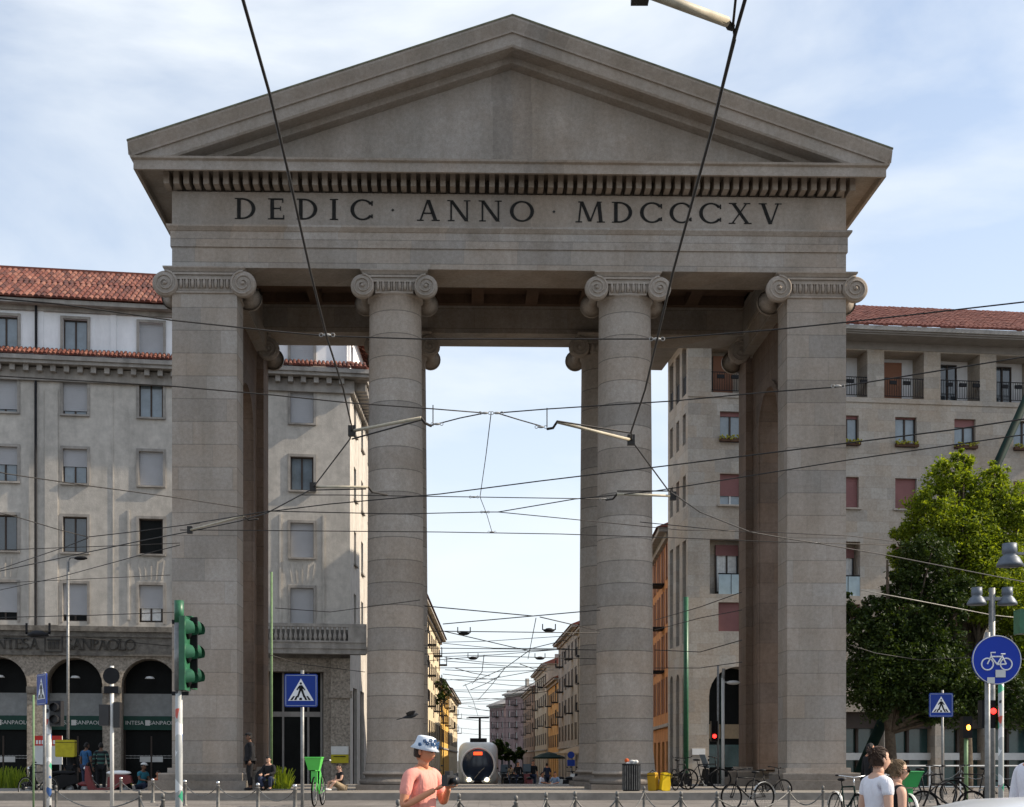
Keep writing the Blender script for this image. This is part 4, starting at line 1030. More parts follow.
# ------------------------------------------------------------------ overhead wires
def wire(pts, label, r=.008, z=6.0, mt=None, group=None, sag=0):
    P = [p if isinstance(p, Vector) else WP(p[0], p[1], p[2] if len(p) > 2 else z) for p in pts]
    o = P[0]; m = MB(); m.tube([p - o for p in P], r, 6); ob = m.build('overhead_wire', mt or M['wire'], smooth=True)
    ob.location = o; return tag(ob, label, 'wire', group)
wire([(240, -14), (243, 0), (270, 95), (290, 180), (310, 270), (327, 338), (343, 388), (352, 428), (350, 439), (312, 489), (267, 513), (240, 521), (187, 532), (140, 541), (70, 556), (0, 571), (-60, 583)], 'steep tram contact wire running from top left down to the left pier, then away left', .011)
wire([(749, -14), (745, 0), (735, 35), (712, 130), (690, 210), (673, 272), (657, 340), (645, 390), (631, 432), (632, 441), (668, 490), (700, 512), (750, 532), (790, 539), (816, 543), (891, 556), (1040, 585)], 'steep tram contact wire from top right down past the right inner column', .012)
wire([(737, -14), (733, 25), (735, 40), (711, 134)], 'short second strand beside the steep wire at top right', .008)
wire([(-30, 296), (60, 304), (170, 320), (273, 331), (327, 336), (420, 339), (600, 339), (657, 339), (770, 330), (848, 322), (1024, 302), (1060, 298)], 'upper span wire crossing in front of all four columns just under the beam', .0075, 6.05)
wire([(-30, 373), (0, 376), (170, 386), (273, 395), (351, 403), (435, 409), (485, 413)], 'left half of the second span wire crossing the left inner column', .008, 6.08)
wire([(497, 413), (547, 409), (673, 401), (768, 392), (838, 387), (1024, 357), (1060, 352)], 'right half of the second span wire crossing the right inner column', .008, 6.08)
wire([(485, 413), (460, 418), (437, 424), (431, 425)], 'short wire from the centre ring down to the left pull-off arm', .008, 6.05)
wire([(497, 413), (520, 420), (541, 426)], 'short wire from the centre ring down to the right pull-off arm', .008, 6.05)
wire([(491, 414, 6.08), (486, 455, 6.03), (480, 497, 6.0)], 'thin near-vertical tie wire hanging from the centre ring', .006)
wire([(480, 497), (487, 515), (492, 532)], 'thin lower tie wire between the two low span wires', .006)
wire([(190, 524), (257, 513), (330, 504), (440, 494), (540, 481), (673, 465), (848, 443), (951, 430), (1024, 419), (1060, 414)], 'long span wire climbing gently to the right across the middle of the gate', .010)
wire([(300, 495), (345, 495), (400, 496), (475, 497), (540, 498), (606, 499)], 'level span wire between the two lower pull-off arms', .008)
wire([(267, 511), (400, 514), (485, 512), (498, 512), (575, 499), (655, 491), (780, 471), (848, 460), (1007, 437), (1060, 430)], 'span wire rising from the centre to the tree top on the right', .009)
wire([(498, 512), (590, 521), (680, 530), (735, 531)], 'thin wire sloping down right from the centre to the right inner column', .008)
wire([(180, 530), (204, 530), (440, 532), (560, 534), (680, 538), (780, 542), (891, 545)], 'lowest long span wire at mid height across the gate', .009)
wire([(-20, 468), (8, 474), (90, 486), (172, 497), (243, 508)], 'wire sloping down right across the left apartment windows', .009)
wire([(-20, 509), (10, 515), (60, 530), (88, 537), (140, 531), (200, 523)], 'wire bending upward under the dark fourth-floor window', .009)
wire([(-20, 551), (0, 550), (137, 545), (180, 543)], 'near level thin wire over the left building fourth floor', .008)
wire([(-20, 578), (0, 569), (65, 547), (88, 538)], 'short wire rising right across the far left facade', .009)
wire([(-20, 595), (0, 590), (60, 577), (137, 556), (180, 545)], 'wire rising right between the fourth and third floor windows', .009)
wire([(-20, 585), (20, 582), (170, 575)], 'level thin wire just above the lowest left windows', .008)
wire([(-10, 618), (20, 617), (100, 615), (180, 612)], 'thick dark wire crossing the lowest left windows', .013)
wire([(0, 640), (60, 636), (170, 646)], 'loose cable slung along the bank fascia', .012, 5.2)
wire([(275, 608), (330, 612), (420, 600)], 'cable over the balcony of the left block', .010, 5.6)
wire([(270, 655), (300, 664), (365, 672)], 'cable drooping under the stone balcony', .012, 4.6)
wire([(640, 522), (730, 531), (767, 532), (850, 536), (900, 542)], 'thin wire crossing the right pier at two thirds height', .008)
wire([(861, 590), (925, 602), (992, 615), (1040, 620)], 'pale wire sloping down right through the dark tree', .010, 5.0, M['wirelight'])
wire([(655, 620), (700, 607), (742, 592)], 'wire rising right past the green pole in the right arch bay', .010, 5.4)
wire([(655, 630), (700, 618), (742, 610)], 'lower wire rising right past the green pole in the right arch bay', .010, 5.0)
wire([(655, 650), (700, 652), (742, 640)], 'wire above the arched entrance in the right bay', .012, 4.4)
wire([(655, 668), (700, 668), (742, 662)], 'lowest wire above the arched entrance in the right bay', .012, 4.2)
wire([(850, 645), (875, 653), (920, 660), (975, 657), (1040, 660)], 'wire with white fittings under the tree crown', .011, 4.6)
# street catenary beyond the gate
rw = random.Random(4)
for k in range(16):
    y0_ = 640 + k * 6.3 + rw.uniform(-2, 2); x0_ = 436 + max(0, (y0_ - 650)) * .22 + rw.uniform(0, 8); x1_ = 578 - max(0, (y0_ - 640)) * .55 - rw.uniform(0, 12)
    d_y = rw.uniform(-5, 5); zz = 5.2; wire([(x0_, y0_ - d_y, zz), ((x0_ + x1_) / 2 + rw.uniform(-20, 20), y0_ + 2.2, zz), (x1_, y0_ + d_y, zz)], 'thin tram wire among the web of wires over the far street', .010 + .00012 * (y0_ - 640), group='web of tram wires over the far street')
for (xa_, ya_, xb_, yb_) in ((505, 668, 478, 700), (470, 690, 500, 676), (545, 676, 512, 694), (455, 668, 490, 676), (520, 664, 548, 672), (468, 706, 496, 712)):
    wire([(xa_, ya_, 5.3), ((xa_ + xb_) / 2, (ya_ + yb_) / 2 + 1, 5.3), (xb_, yb_, 5.3)], 'thin tram wire among the web of wires over the far street', .016, group='web of tram wires over the far street')
far = [[(425, 606), (533, 616), (600, 610)], [(443, 624), (533, 616)], [(540, 617), (600, 631)], [(425, 631), (600, 633)], [(443, 631), (525, 650), (566, 640)], [(425, 648), (600, 650)], [(425, 654), (552, 650)],
       [(425, 661), (486, 656), (600, 659)], [(430, 668), (550, 667)], [(440, 680), (490, 679), (540, 670)], [(440, 690), (545, 690)], [(450, 697), (520, 700)], [(452, 704), (515, 698)], [(463, 686), (505, 668), (530, 650)], [(465, 684), (473, 700), (478, 716)], [(484, 655), (482, 672), (472, 684)]]
for i, q in enumerate(far):
    z = 5.2; wire([(a, b, z) for a, b in q], 'thin tram wire among the web of wires over the far street', .014, group='web of tram wires over the far street')
wire([(536, 618, 5.6), (528, 659, 5.55)], 'thin near-vertical tie wire above the far street', .012)
def fitting(px, py, z, label, pale=True, s=.06, group=None):
    p = WP(px, py, z); m = MB(); m.smooth = True; m.ell((0, 0, 0), s * 1.7, s * .6, s * .6, 8, 6); m.torus((s * 2.2, 0, 0), s * .7, s * .16, 'y', 12, 5); m.torus((-s * 2.2, 0, 0), s * .7, s * .16, 'y', 12, 5)
    o = m.build('wire_insulator', M['insul'] if pale else M['wire']); o.location = p; return tag(o, label, 'insulator', group)
for px, py, lb in ((485, 413, 'left insulator of the pair at the centre of the second span wire'), (497, 413, 'right insulator of the pair at the centre of the second span wire'), (437, 424, 'insulator where the left pull-off arm meets its wire'), (541, 427, 'insulator where the right pull-off arm meets its wire'), (474, 497, 'insulator on the level span wire below the centre'), (485, 512, 'insulator at the joint of the rising centre wire'), (492, 532, 'insulator on the lowest long span wire'), (604, 499, 'insulator beside the lower right pull-off arm'), (327, 335, 'insulator where the steep left wire crosses the upper span wire'), (657, 339, 'insulator where the steep right wire crosses the upper span wire'), (838, 386, 'insulator in front of the right pier'), (816, 543, 'insulator in front of the right pier at mid height')):
    fitting(px, py, 6.02, lb, True, .028)
def arm(pts, label, z=6.0, r=.022, brace=None, droppers=None, mt=None):
    P = [WP(a, b, z) for a, b in pts]; o = thing('pull_off_arm', label, 'wire arm', P[0])
    m = MB(); m.smooth = True; m.tube([p - P[0] for p in P[:2]], r, 8); m.build('tube', mt or M['arm'], o)
    m = MB(); m.smooth = True; m.tube([p - P[0] for p in P[1:]], r * .8, 6); m.build('hook', M['wire'], o)
    if brace: m = MB(); m.tube([WP(a, b, z) - P[0] for a, b in brace], r * .5, 6); m.build('brace', M['wire'], o)
    if droppers:
        a, b0, b1 = droppers; d0 = WP(a, b1, z); m = MB(); h = (b1 - b0) * d0.y / F; m.tube([d0 - P[0], d0 + Vector((0, 0, h)) - P[0]], .008, 6); m.build('dropper', M['wire'], o)
    m = MB(); m.box(-.05, .05, -.04, .04, -.07, .07); m.build('clamp', M['wire'], o)
    return o
arm([(352, 431), (421, 418), (425, 423), (431, 426)], 'cream pull-off arm in front of the left inner column', brace=[(352, 439), (421, 420)], droppers=(433, 405, 426))
arm([(631, 440), (557, 422), (553, 428), (547, 429)], 'cream pull-off arm in front of the right inner column', brace=[(631, 433), (557, 421)], droppers=(547, 408, 427))
arm([(313, 487), (368, 487), (372, 492), (387, 495)], 'cream pull-off arm in front of the left block corner', brace=[(313, 490), (366, 489)])
arm([(190, 530), (244, 516), (248, 520), (258, 519)], 'cream pull-off arm in front of the left pier', droppers=(250, 510, 520))
arm([(673, 496), (617, 494), (613, 499), (606, 500)], 'pull-off arm right of the right inner column', brace=[(673, 491), (617, 491)])
arm([(640, -10), (727, 22), (729, 26), (733, 27)], 'thick cream rod entering at the top edge to the steep right wire', r=.03)
def hung_lamp(px, py, z, label, s=1.0, group=None):
    p = WP(px, py, z); o = thing('hanging_lamp', label, 'street lamp', p, 0, group); o.scale = (s, s, s); m = MB(); m.smooth = True
    m.lathe([(0, .12), (.15, .1), (.32, .0), (.34, -.05), (.2, -.12), (0, -.14)], (0, 0, 0), 14); m.build('lamp_shade', M['iron'], o)
    m = MB(); m.box(-.4, -.34, -.02, .02, 0, .35); m.box(.34, .4, -.02, .02, 0, .35); m.box(-.4, .4, -.02, .02, .0, .05); m.build('hanger', M['iron'], o); return o
for px, py, lb in ((464, 633, 'hanging street lamp on the upper left wire over the far street'), (549, 630, 'hanging street lamp on the upper right wire over the far street'), (473, 658, 'hanging street lamp on the lower left wire over the far street'), (540, 658, 'hanging street lamp on the lower right wire over the far street')):
    hung_lamp(px, py, 6.2, lb, .62)
o = hung_lamp(38, 634, 5.6, 'round hanging lamp lit by the sun in front of the bank arcade'); 
# catenary post in the street
o = thing('catenary_post', 'dark T-shaped tram wire post standing in the street behind the tram', 'post', (PX(480, 150), 150, -1))
m = MB(); m.tube([(0, 0, 0), (0, 0, 7.2)], [.14, .1], 8); m.build('post', M['iron'], o); m = MB(); m.box(-1.5, 1.0, -.05, .05, 7.15, 7.27); m.build('cross_arm', M['iron'], o); m = MB(); m.ell((0, -.1, 4.5), .25, .2, .3, 8, 6); m.build('camera_box', M['iron'], o)

# ------------------------------------------------------------------ poles, lamps, signs
def pole(name, label, px, Y, ytop, r=.05, mt=None, base=None, cat='pole', r2=None):
    b = gz(Y) if base is None else base; o = thing(name, label, cat, (PX(px, Y), Y, b)); h = PZ(ytop, Y) - b
    m = MB(); m.smooth = True; m.tube([(0, 0, 0), (0, 0, h)], [r, r2 or r], 12); m.build('pole', mt or M['steel'], o); return o, h
pole('green_wire_pole', 'green tram wire pole standing by the corner of the pale stone block', 686, 58, 597, .11, M['green_p'])
o, h = pole('green_wire_pole', 'green and white tram wire pole just right of the left pier', 271.5, 57, 572, .05, M['green_l'])
o, h = pole('street_lamp', 'tall thin grey street lamp in front of the bank arcade', 68, 58, 560, .06, M['steel'], cat='street lamp')
m = MB(); m.tube([(0, 0, h - .05), (.1, 0, h + .1), (.35, -.02, h + .12)], .035, 8); m.build('arm', M['steel'], o); m = MB(); m.ell((.55, 0, h + .08), .3, .13, .09, 10, 6); m.build('lamp_head', M['iron'], o)
o, h = pole('short_street_lamp', 'slim pale street lamp in front of the arched entrance', 723, 50, 678, .06, M['offwhite'], cat='street lamp')
m = MB(); m.tube([(0, 0, h - .1), (.02, -.02, h + .35)], .06, 8); m.box(0, .3, -.02, .02, h - .18, h - .12); m.build('arm', M['steel'], o); m = MB(); m.ell((.38, 0, h - .17), .26, .14, .08, 10, 6); m.build('lamp_head', M['offwhite'], o)
o, h = pole('signal_pole', 'thin grey signal pole behind the slim pale street lamp', 718, 53, 665, .04, M['steel'], cat='traffic light')
m = MB(); m.box(-.28, -.04, -.15, .15, 1.9, 2.7); hh = m.build('signal_head', M['black'], o); m = MB(); m.ell((-.16, -.16, 2.1), .08, .05, .08, 8, 6); m.build('red_lens', M['lamp_r'], hh)

def crossing_sign(label, px, Y, x0, x1, y0, y1, poletop, tilt=0, base=None, mt=None, back=False, poleX=None):
    b = gz(Y) if base is None else base; X = PX(poleX if poleX else px, Y)
    o = thing('crossing_sign', label, 'road sign', (X, Y, b), tilt)
    s = (y1 - y0) * Y / F; zc = PZ((y0 + y1) / 2, Y) - b; ox = PX((x0 + x1) / 2, Y) - X if not tilt else 0
    m = MB(); m.smooth = True; m.tube([(0, .05, 0), (0, .05, PZ(poletop, Y) - b)], .033, 10); m.build('pole', M['steel'], o)
    h = s / 2
    def rr(m, hh, rad, y_0, y_1):
        pts = []
        for cx_, cz_, a0 in ((hh - rad, hh - rad, 0), (-hh + rad, hh - rad, PI/2), (-hh + rad, -hh + rad, PI), (hh - rad, -hh + rad, 1.5*PI)):
            for k in range(5): a = a0 + k * PI / 8; pts.append((ox + cx_ + rad * math.cos(a), zc + cz_ + rad * math.sin(a)))
        m.prism(pts, 'y', y_0, y_1)
    m = MB(); rr(m, h, h * .12, -.012, .012); pl = m.build('plate', mt or M['blue'], o)
    k = MB(); e = h * .93; t = h * .03
    for (a, b2, c, d) in ((-e, e, e - t, e), (-e, e, -e, -e + t), (-e, -e + t, -e, e), (e - t, e, -e, e)): k.box(ox + a, ox + b2, -.016, -.0125, zc + c, zc + d)
    k.build('border', mat('sign_grey_line', (.35, .4, .5), .5), pl)
    k = MB(); k.prism([(ox - h * .78, zc - h * .62), (ox + h * .78, zc - h * .62), (ox, zc + h * .72)], 'y', -.017, -.0126); k.build('triangle', M['white'], pl)
    k = MB(); f0, f1 = -.0215, -.0175
    def poly(p): k.prism([(ox + a * h, zc + b_ * h) for a, b_ in p], 'y', f0, f1)
    poly([(.07 * math.cos(q * PI / 6), .42 + .07 * math.sin(q * PI / 6)) for q in range(12)])
    poly([(-.10, .30), (.08, .32), (.13, .0), (-.10, .0)]); poly([(-.10, .02), (.02, .02), (-.14, -.42), (-.26, -.42)]); poly([(.0, .02), (.13, .02), (.28, -.40), (.16, -.42)])
    poly([(-.10, .30), (-.05, .20), (-.22, .0), (-.27, .06)]); poly([(.08, .32), (.22, .12), (.28, .04), (.24, .0), (.04, .18)])
    for a in (-.58, -.34, .32, .54): poly([(a - .07, -.58), (a + .07, -.58), (a + .05 - a * .3, -.34), (a - .05 - a * .3, -.34)])
    poly([(-.10, -.58), (.08, -.58), (.06, -.44), (-.08, -.44)])
    k.build('pedestrian_symbol', M['black'], pl)
    return o
crossing_sign('blue pedestrian crossing sign on a steel pole left of the left inner column', 302, 25, 285, 317, 674, 707, 670)
crossing_sign('small blue pedestrian crossing sign under the dark tree crown', 943, 37, 930, 952, 693, 717, 690)
crossing_sign('blue pedestrian crossing sign seen at a slant at the far left', 42, 26, 35, 50, 674, 705, 672, tilt=math.radians(-55))
# its pale neighbour: pole with signal heads
o, h = pole('pedestrian_signal', 'pale pole with dark pedestrian signal heads at the far left', 48.5, 27, 705, .06, M['sticker'], cat='traffic light')
m = MB(); m.box(.06, .28, -.12, .1, h - .42, h + .08); hd = m.build('signal_head', M['plastic_k'], o)
for k in (.12, -.12): m = MB(); m.smooth = True; m.lathe([(.085, 0), (.09, .02), (.085, .12)], (0, 0, 0), 12); m.v = [(.17 + x, -.12 - z, h - .17 + k + y) for x, y, z in m.v]; m.build('visor', M['plastic_k'], hd, recalc=False)
o, h = pole('green_edge_pole', 'thin pale green pole left of the slanted crossing sign', 33.5, 29, 695, .022, M['green_l'])
o, h = pole('round_sign_post', 'post with a dark round sign disc seen from behind and a signal box', 112, 34, 666, .05, M['offwhite'], cat='road sign')
m = MB(); c = h - .25; m.prism([(.21 * math.cos(a * PI / 12), c + .21 * math.sin(a * PI / 12)) for a in range(24)], 'y', -.07, -.055); m.build('sign_disc', M['iron'], o)
m = MB(); m.box(-.18, .18, -.075, -.055, c - .44, c - .26); m.build('plate', M['iron'], o)
m = MB(); m.box(-.30, -.06, -.1, .1, c - 1.25, c - .72); hd = m.build('signal_head', M['plastic_k'], o)
m = MB(); m.box(.06, .22, -.1, .1, c - 1.3, c - .66); m.build('signal_head', M['plastic_k'], o)
# near traffic light
YS = 14.0
o, h = pole('traffic_light', 'green traffic light seen side-on, on a stickered pole in front of the left pier', 179, YS, 618, .038, M['sticker'], cat='traffic light')
m = MB(); m.smooth = True; m.tube([(-.0, 0, h - .05), (0, 0, h + .18)], .049, 16); m.build('cap', M['green_p'], o)
m = MB(); m.smooth = True; m.tube([(0, 0, h - .75), (0, 0, h - .05)], .048, 16); m.build('sleeve', M['steel'], o)
def sig(x, y, z, mt, face=1):
    m = MB(); m.box(x, x + .06, y - .14, y + .14, z - .38, z + .38); hd = m.build('signal_head', mt, o)
    for k in (-.25, 0, .25):
        v = MB(); v.smooth = True
        n_ = 12; vs = []
        for i in range(5):
            d = i / 4; r_ = .115 * (1 - .25 * d)
            for j in range(n_ + 1):
                a = -.5 + (PI + 1.0) * j / n_; vs.append((x + .06 + .095 * d * (.35 + .65 * abs(math.cos(a))), y + r_ * math.cos(a), z + k + r_ * math.sin(a)))
        v.add(vs, [(i*(n_+1)+j, i*(n_+1)+j+1, (i+1)*(n_+1)+j+1, (i+1)*(n_+1)+j) for i in range(4) for j in range(n_)])
        v.build('visor', mt, hd, recalc=False)
        v = MB(); v.smooth = True; v.ell((x + .07, y, z + k), .03, .1, .1, 10, 6); v.build('lens', M['glass_dk'], hd)
sig(.03, 0, h - .37, M['green_p']); sig(.035, .30, h - .34, M['green_p'])
m = MB(); m.box(.095, .165, .10, .14, h - .72, h + .02); m.build('backplate', M['black'], o)
m = MB(); m.box(-.07, .1, -.02, .02, h - .06, h - .02); m.box(-.07, .10, -.02, .02, h - .80, h - .76); m.build('bracket', M['iron'], o)
# bicycle sign
YB = 16.3
o = thing('cycle_path_sign', 'round blue bicycle sign with torn stickers on a grey pole at right', 'road sign', (PX(989, YB), YB, 0))
m = MB(); m.smooth = True; m.tube([(0, .05, 0), (0, .05, PZ(632, YB))], .032, 10); m.build('pole', M['steel'], o)
zc = PZ(660, YB); R = .297; ox = PX(996.5, YB) - PX(989, YB)
m = MB(); m.prism([(ox + R * math.cos(a * PI / 24), zc + R * math.sin(a * PI / 24)) for a in range(48)], 'y', -.012, .012); pl = m.build('sign_disc', M['blue_b'], o)
m = MB(); m.torus((ox, -.014, zc), R * .975, .006, 'y', 48, 5); m.build('rim', M['offwhite'], pl)
m = MB(); q = .9; Z = zc - .01
def S(a, b): return (ox + a * q, -.018, Z + b * q)
m.torus(S(-.128, -.045), .078 * q, .009, 'y', 24, 5); m.torus(S(.122, -.045), .078 * q, .009, 'y', 24, 5)
for pts in (((-.128, -.045), (-.075, .07)), ((-.075, .07), (-.085, .11), (-.02, .11)), ((-.08, .055), (.07, .055)), ((-.08, .055), (.0, -.05)), ((.0, -.05), (.075, .075)), ((.0, -.05), (.122, -.045)), ((.07, .055), (.122, -.045)), ((.05, .09), (.11, .09))):
    m.tube([S(a, b) for a, b in pts], .009, 5)
m.build('bicycle_symbol', M['white'], pl)
m = MB(); m.box(ox - .02, ox + .10, -.026, -.02, Z - .2, Z - .11); m.box(ox - .12, ox - .03, -.026, -.02, Z - .27, Z - .2); m.build('torn_sticker', M['offwhite'], pl)
o, h = pole('signal_post', 'stickered steel signal post with a red light right of the cycle sign', 1001, 17.0, 640, .034, M['sticker'], cat='traffic light')
m = MB(); m.box(-.22, -.05, .05, .2, PZ(728, 17) - gz(17), PZ(700, 17) - gz(17)); hd = m.build('signal_head', M['black'], o); m = MB(); m.ell((-.08, .04, PZ(711, 17) - gz(17)), .038, .03, .038, 10, 6); m.build('red_lens', M['lamp_r'], hd)
o, h = pole('floodlight_post', 'grey post carrying two conical floodlights above the cycle sign', 992, 24, 588, .055, M['steel'], cat='street lamp')
m = MB(); m.box(-.35, .35, -.03, .03, h - .22, h - .16); m.build('cross_arm', M['steel'], o)
for sx in (-1, 1):
    m = MB(); m.smooth = True; m.lathe([(0, .15), (.09, .15), (.095, .02), (.08, .0), (.12, -.04), (.165, -.12), (.17, -.16), (0, -.16)], (sx * .27, 0, h - .14), 16); m.build('floodlight', mat('blue_grey_lamp_metal', (.13, .15, .18), .5, .3), o)
o, h = pole('floodlight_post', 'floodlight post and green signal just at the right picture edge', 1032, 23, 530, .055, M['steel'], cat='street lamp')
m = MB(); m.smooth = True; m.lathe([(0, .2), (.12, .19), (.125, .02), (.10, .0), (.16, -.05), (.21, -.15), (.215, -.2), (0, -.2)], (-.38, 0, h - .42), 16); m.build('floodlight', mat('blue_grey_lamp_metal', (.13, .15, .18), .5, .3), o)
m = MB(); m.box(-.4, .1, -.03, .03, h - .62, h - .57); m.box(-.4, .1, -.03, .03, h - .42, h - .38); m.build('cross_arm', M['steel'], o)
m = MB(); m.box(-.26, -.02, -.14, .14, PZ(634, 23) - gz(23), PZ(610, 23) - gz(23)); m.build('signal_head', M['green_p'], o)
o, h = pole('amber_signal', 'pedestrian signal showing amber on a yellow-green pole under the tree', 966, 39, 738, .06, M['green_l'], cat='traffic light')
m = MB(); m.box(-.13, .13, -.14, .14, h, h + .62); hd = m.build('signal_head', M['black'], o); m = MB(); m.ell((.02, -.15, h + .3), .06, .04, .08, 10, 6); m.build('amber_lens', M['lamp_o'], hd)
# leaning mast
a, b = Vector((PX(850, 57), 57, .1)), Vector((PX(1048, 57), 57, PZ(350, 57)))
o = thing('leaning_mast', 'dark green leaning light mast slanting up behind the trees on the right', 'mast', a)
m = MB(); m.smooth = True; m.tube([(0, 0, 0), b - a], [.24, .15], 14); m.build('shaft', M['dkgreen'], o); m = MB(); m.lathe([(0, .25), (.3, .24), (.34, .0)], (0, 0, 0), 14); m.build('foot', M['dkgreen'], o)
m = MB(); m.tube([Vector((PX(1012, 57), 56.8, PZ(425, 57))) - a, Vector((PX(975, 57), 56.8, PZ(520, 57))) - a], .012, 5); m.build('stay_cable', M['iron'], o)

# ------------------------------------------------------------------ bollards and chains
def bollard_top(px, py): 
    Y = .5 * F / (py - 760); return Vector((PX(px, Y), Y, 1.05))
row1 = [(30, 772), (45, 772.6), (66, 773.6), (92, 775), (121, 777), (153, 778.3), (185, 779.6), (218, 781), (258, 782.6), (295, 784)]
row2 = [(56, 785), (140, 790), (163, 793), (398, 799), (459, 793), (516, 795), (546, 792), (575, 791), (617, 791), (644, 786), (681, 791), (717, 791), (789, 785.5), (823, 785.5)]
def bollard(p, label, small=False):
    b = gz(p.y); o = thing('bollard', label, 'bollard', (p.x, p.y, b), 0, 'steel bollards linked by chains'); o.scale = (.68, .68, 1) if small else (1, 1, 1); h = p.z - b
    m = MB(); m.smooth = True; m.lathe([(.075, 0), (.075, .03), (.042, .05), (.04, h - .13), (.05, h - .12), (.05, h - .10), (.03, h - .09)], (0, 0, 0), 12); m.build('post', M['bollard'], o)
    m = MB(); m.smooth = True; m.ell((0, 0, h - .045), .045, .045, .045, 12, 8); m.build('ball_top', M['bollard'] if small else M['chrome'], o)
r1 = [bollard_top(*q) for q in row1]; r2 = [bollard_top(*q) for q in row2]
nearby = ['at the far left by the weeds', 'beside the slanted crossing sign', 'in front of the moped', 'in front of the yellow delivery bag', 'in front of the dark motorbike', 'left of the traffic light', 'right behind the traffic light pole', 'in front of the left pier', 'below the standing person in black', 'left of the blue crossing sign pole']
for p, s_ in zip(r1, nearby): bollard(p, 'steel ball-topped bollard ' + s_)
near2 = ['by the parked moped, nearer than its row', 'in front of the crouching person', 'left of the stickered pole, nearest of the left ones', 'just behind the man in pink', 'right of the camera held by the man in pink', 'left of the street centre', 'right of the street centre', 'left of the right inner column', 'left of the litter bin', 'with pale top right of the litter bin', 'in front of the dark bicycle', 'left of the bicycle with white mudguard', 'left one before the right pier', 'right one before the right pier']
for p, s_ in zip(r2, near2): bollard(p, 'steel bollard ' + s_, True)
def chain(p, q, label):
    a = Vector((p.x, p.y, p.z - .12)); b = Vector((q.x, q.y, q.z - .12)); m = MB(); pts = []
    for i in range(13): t = i / 12; v = a.lerp(b, t) - a; v.z -= .26 * 4 * t * (1 - t); pts.append(v)
    m.tube(pts, .013, 5); o = m.build('chain', M['bollard'], smooth=True); o.location = a; tag(o, label, 'chain', 'chains hanging between bollards')
for i, (p, q) in enumerate(zip(r1, r1[1:])): chain(p, q, 'chain from the bollard %s to the next' % nearby[i])
for i, (p, q) in enumerate(zip(r2, r2[1:])):
    if (p - q).length < 7 and i not in (2,): chain(p, q, 'chain from the bollard %s' % near2[i])

# ------------------------------------------------------------------ people
def skin_obj(name, verts, edges, radii, mt, parent, root=0, sub=1, extra=None):
    me = bpy.data.meshes.new(name); me.from_pydata([tuple(v) for v in verts], edges, []); o = bpy.data.objects.new(name + '_tmp', me); COL.objects.link(o)
    o.modifiers.new('s', 'SKIN'); 
    for i, r_ in enumerate(radii):
        sv = me.skin_vertices[0].data[i]; sv.radius = r_ if isinstance(r_, tuple) else (r_, r_); sv.use_root = (i == root)
    o.modifiers['s'].use_smooth_shade = True
    mm = o.modifiers.new('b', 'SUBSURF'); mm.levels = sub + 1; mm.render_levels = sub + 1
    dg = bpy.context.evaluated_depsgraph_get(); dg.update(); res = bpy.data.meshes.new_from_object(o.evaluated_get(dg)); bpy.data.objects.remove(o)
    if extra:
        bm = bmesh.new(); bm.from_mesh(res); tm = bpy.data.meshes.new('t'); tm.from_pydata([tuple(v) for v in extra.v], [], extra.f); bm.from_mesh(tm); bmesh.ops.recalc_face_normals(bm, faces=bm.faces); bm.to_mesh(res); bm.free()
    for p in res.polygons: p.use_smooth = True
    res.materials.clear(); res.materials.append(mt)
    ob = bpy.data.objects.new(name, res); COL.objects.link(ob); ob.parent = parent; return ob
def hand(mb, w, d, up, s, side=1, curl=.5):
    """palm, four unequal bent fingers and a thumb from the side of the palm"""
    d = d.normalized(); sd_ = d.cross(up).normalized() * side; n_ = sd_.cross(d).normalized() * side
    R = Matrix((sd_, d, n_)).transposed()
    mb.smooth = True; mb.ell(w + d * .045 * s, .042 * s, .055 * s, .018 * s, 10, 6, R)
    for i, (off, ln) in enumerate(((-.030, .065), (-.010, .078), (.010, .073), (.029, .058))):
        p0 = w + d * .08 * s + sd_ * off * s; p1 = p0 + (d * (1 - curl * .3) - n_ * curl * .5).normalized() * ln * .5 * s; p2 = p1 + (d * (1 - curl) - n_ * curl).normalized() * ln * .5 * s
        mb.tube([p0 - d * .02 * s, p0, p1, p2], [.009 * s, .0095 * s, .0085 * s, .006 * s], 6)
    t0 = w + d * .02 * s - sd_ * .03 * s; t1 = t0 + (d * .6 - sd_ * .7).normalized() * .035 * s; t2 = t1 + (d * .9 - sd_ * .2 - n_ * .3).normalized() * .03 * s
    mb.tube([t0, t1, t2], [.012 * s, .011 * s, .007 * s], 6)
def head(mb, c, s, pitch=0, yaw=0):
    R = Matrix.Rotation(yaw, 3, 'Z') @ Matrix.Rotation(pitch, 3, 'X'); n_, m_ = 20, 14; vs = []
    for i in range(m_ + 1):
        ph = -PI/2 + PI * i / m_
        for j in range(n_):
            t = 2 * PI * j / n_; x, y, z = math.cos(ph) * math.cos(t), math.cos(ph) * math.sin(t), math.sin(ph)
            sx = .073 * (1 - .22 * max(0, -z)); sy = .095; yy = y * sy
            if y < 0: yy *= (.92 + (.10 if z < -.4 else 0))
            if -y > .9 and -.35 < z < .1: yy -= .022 * (1 - abs(z + .18) * 2.5)
            if -y > .7 and .1 < z < .3 and abs(x) > .2: yy += .008
            p = R @ Vector((x * sx, yy, z * .115)); vs.append(tuple(c + p * s))
    mb.add(vs, [(i*n_+j, i*n_+(j+1) % n_, (i+1)*n_+(j+1) % n_, (i+1)*n_+j) for i in range(m_) for j in range(n_)])
    for sx in (-1, 1): q = R @ Vector((sx * .074, .01, -.01)); mb.ell(c + q * s, .012 * s, .02 * s, .03 * s, 6, 5)
    return R
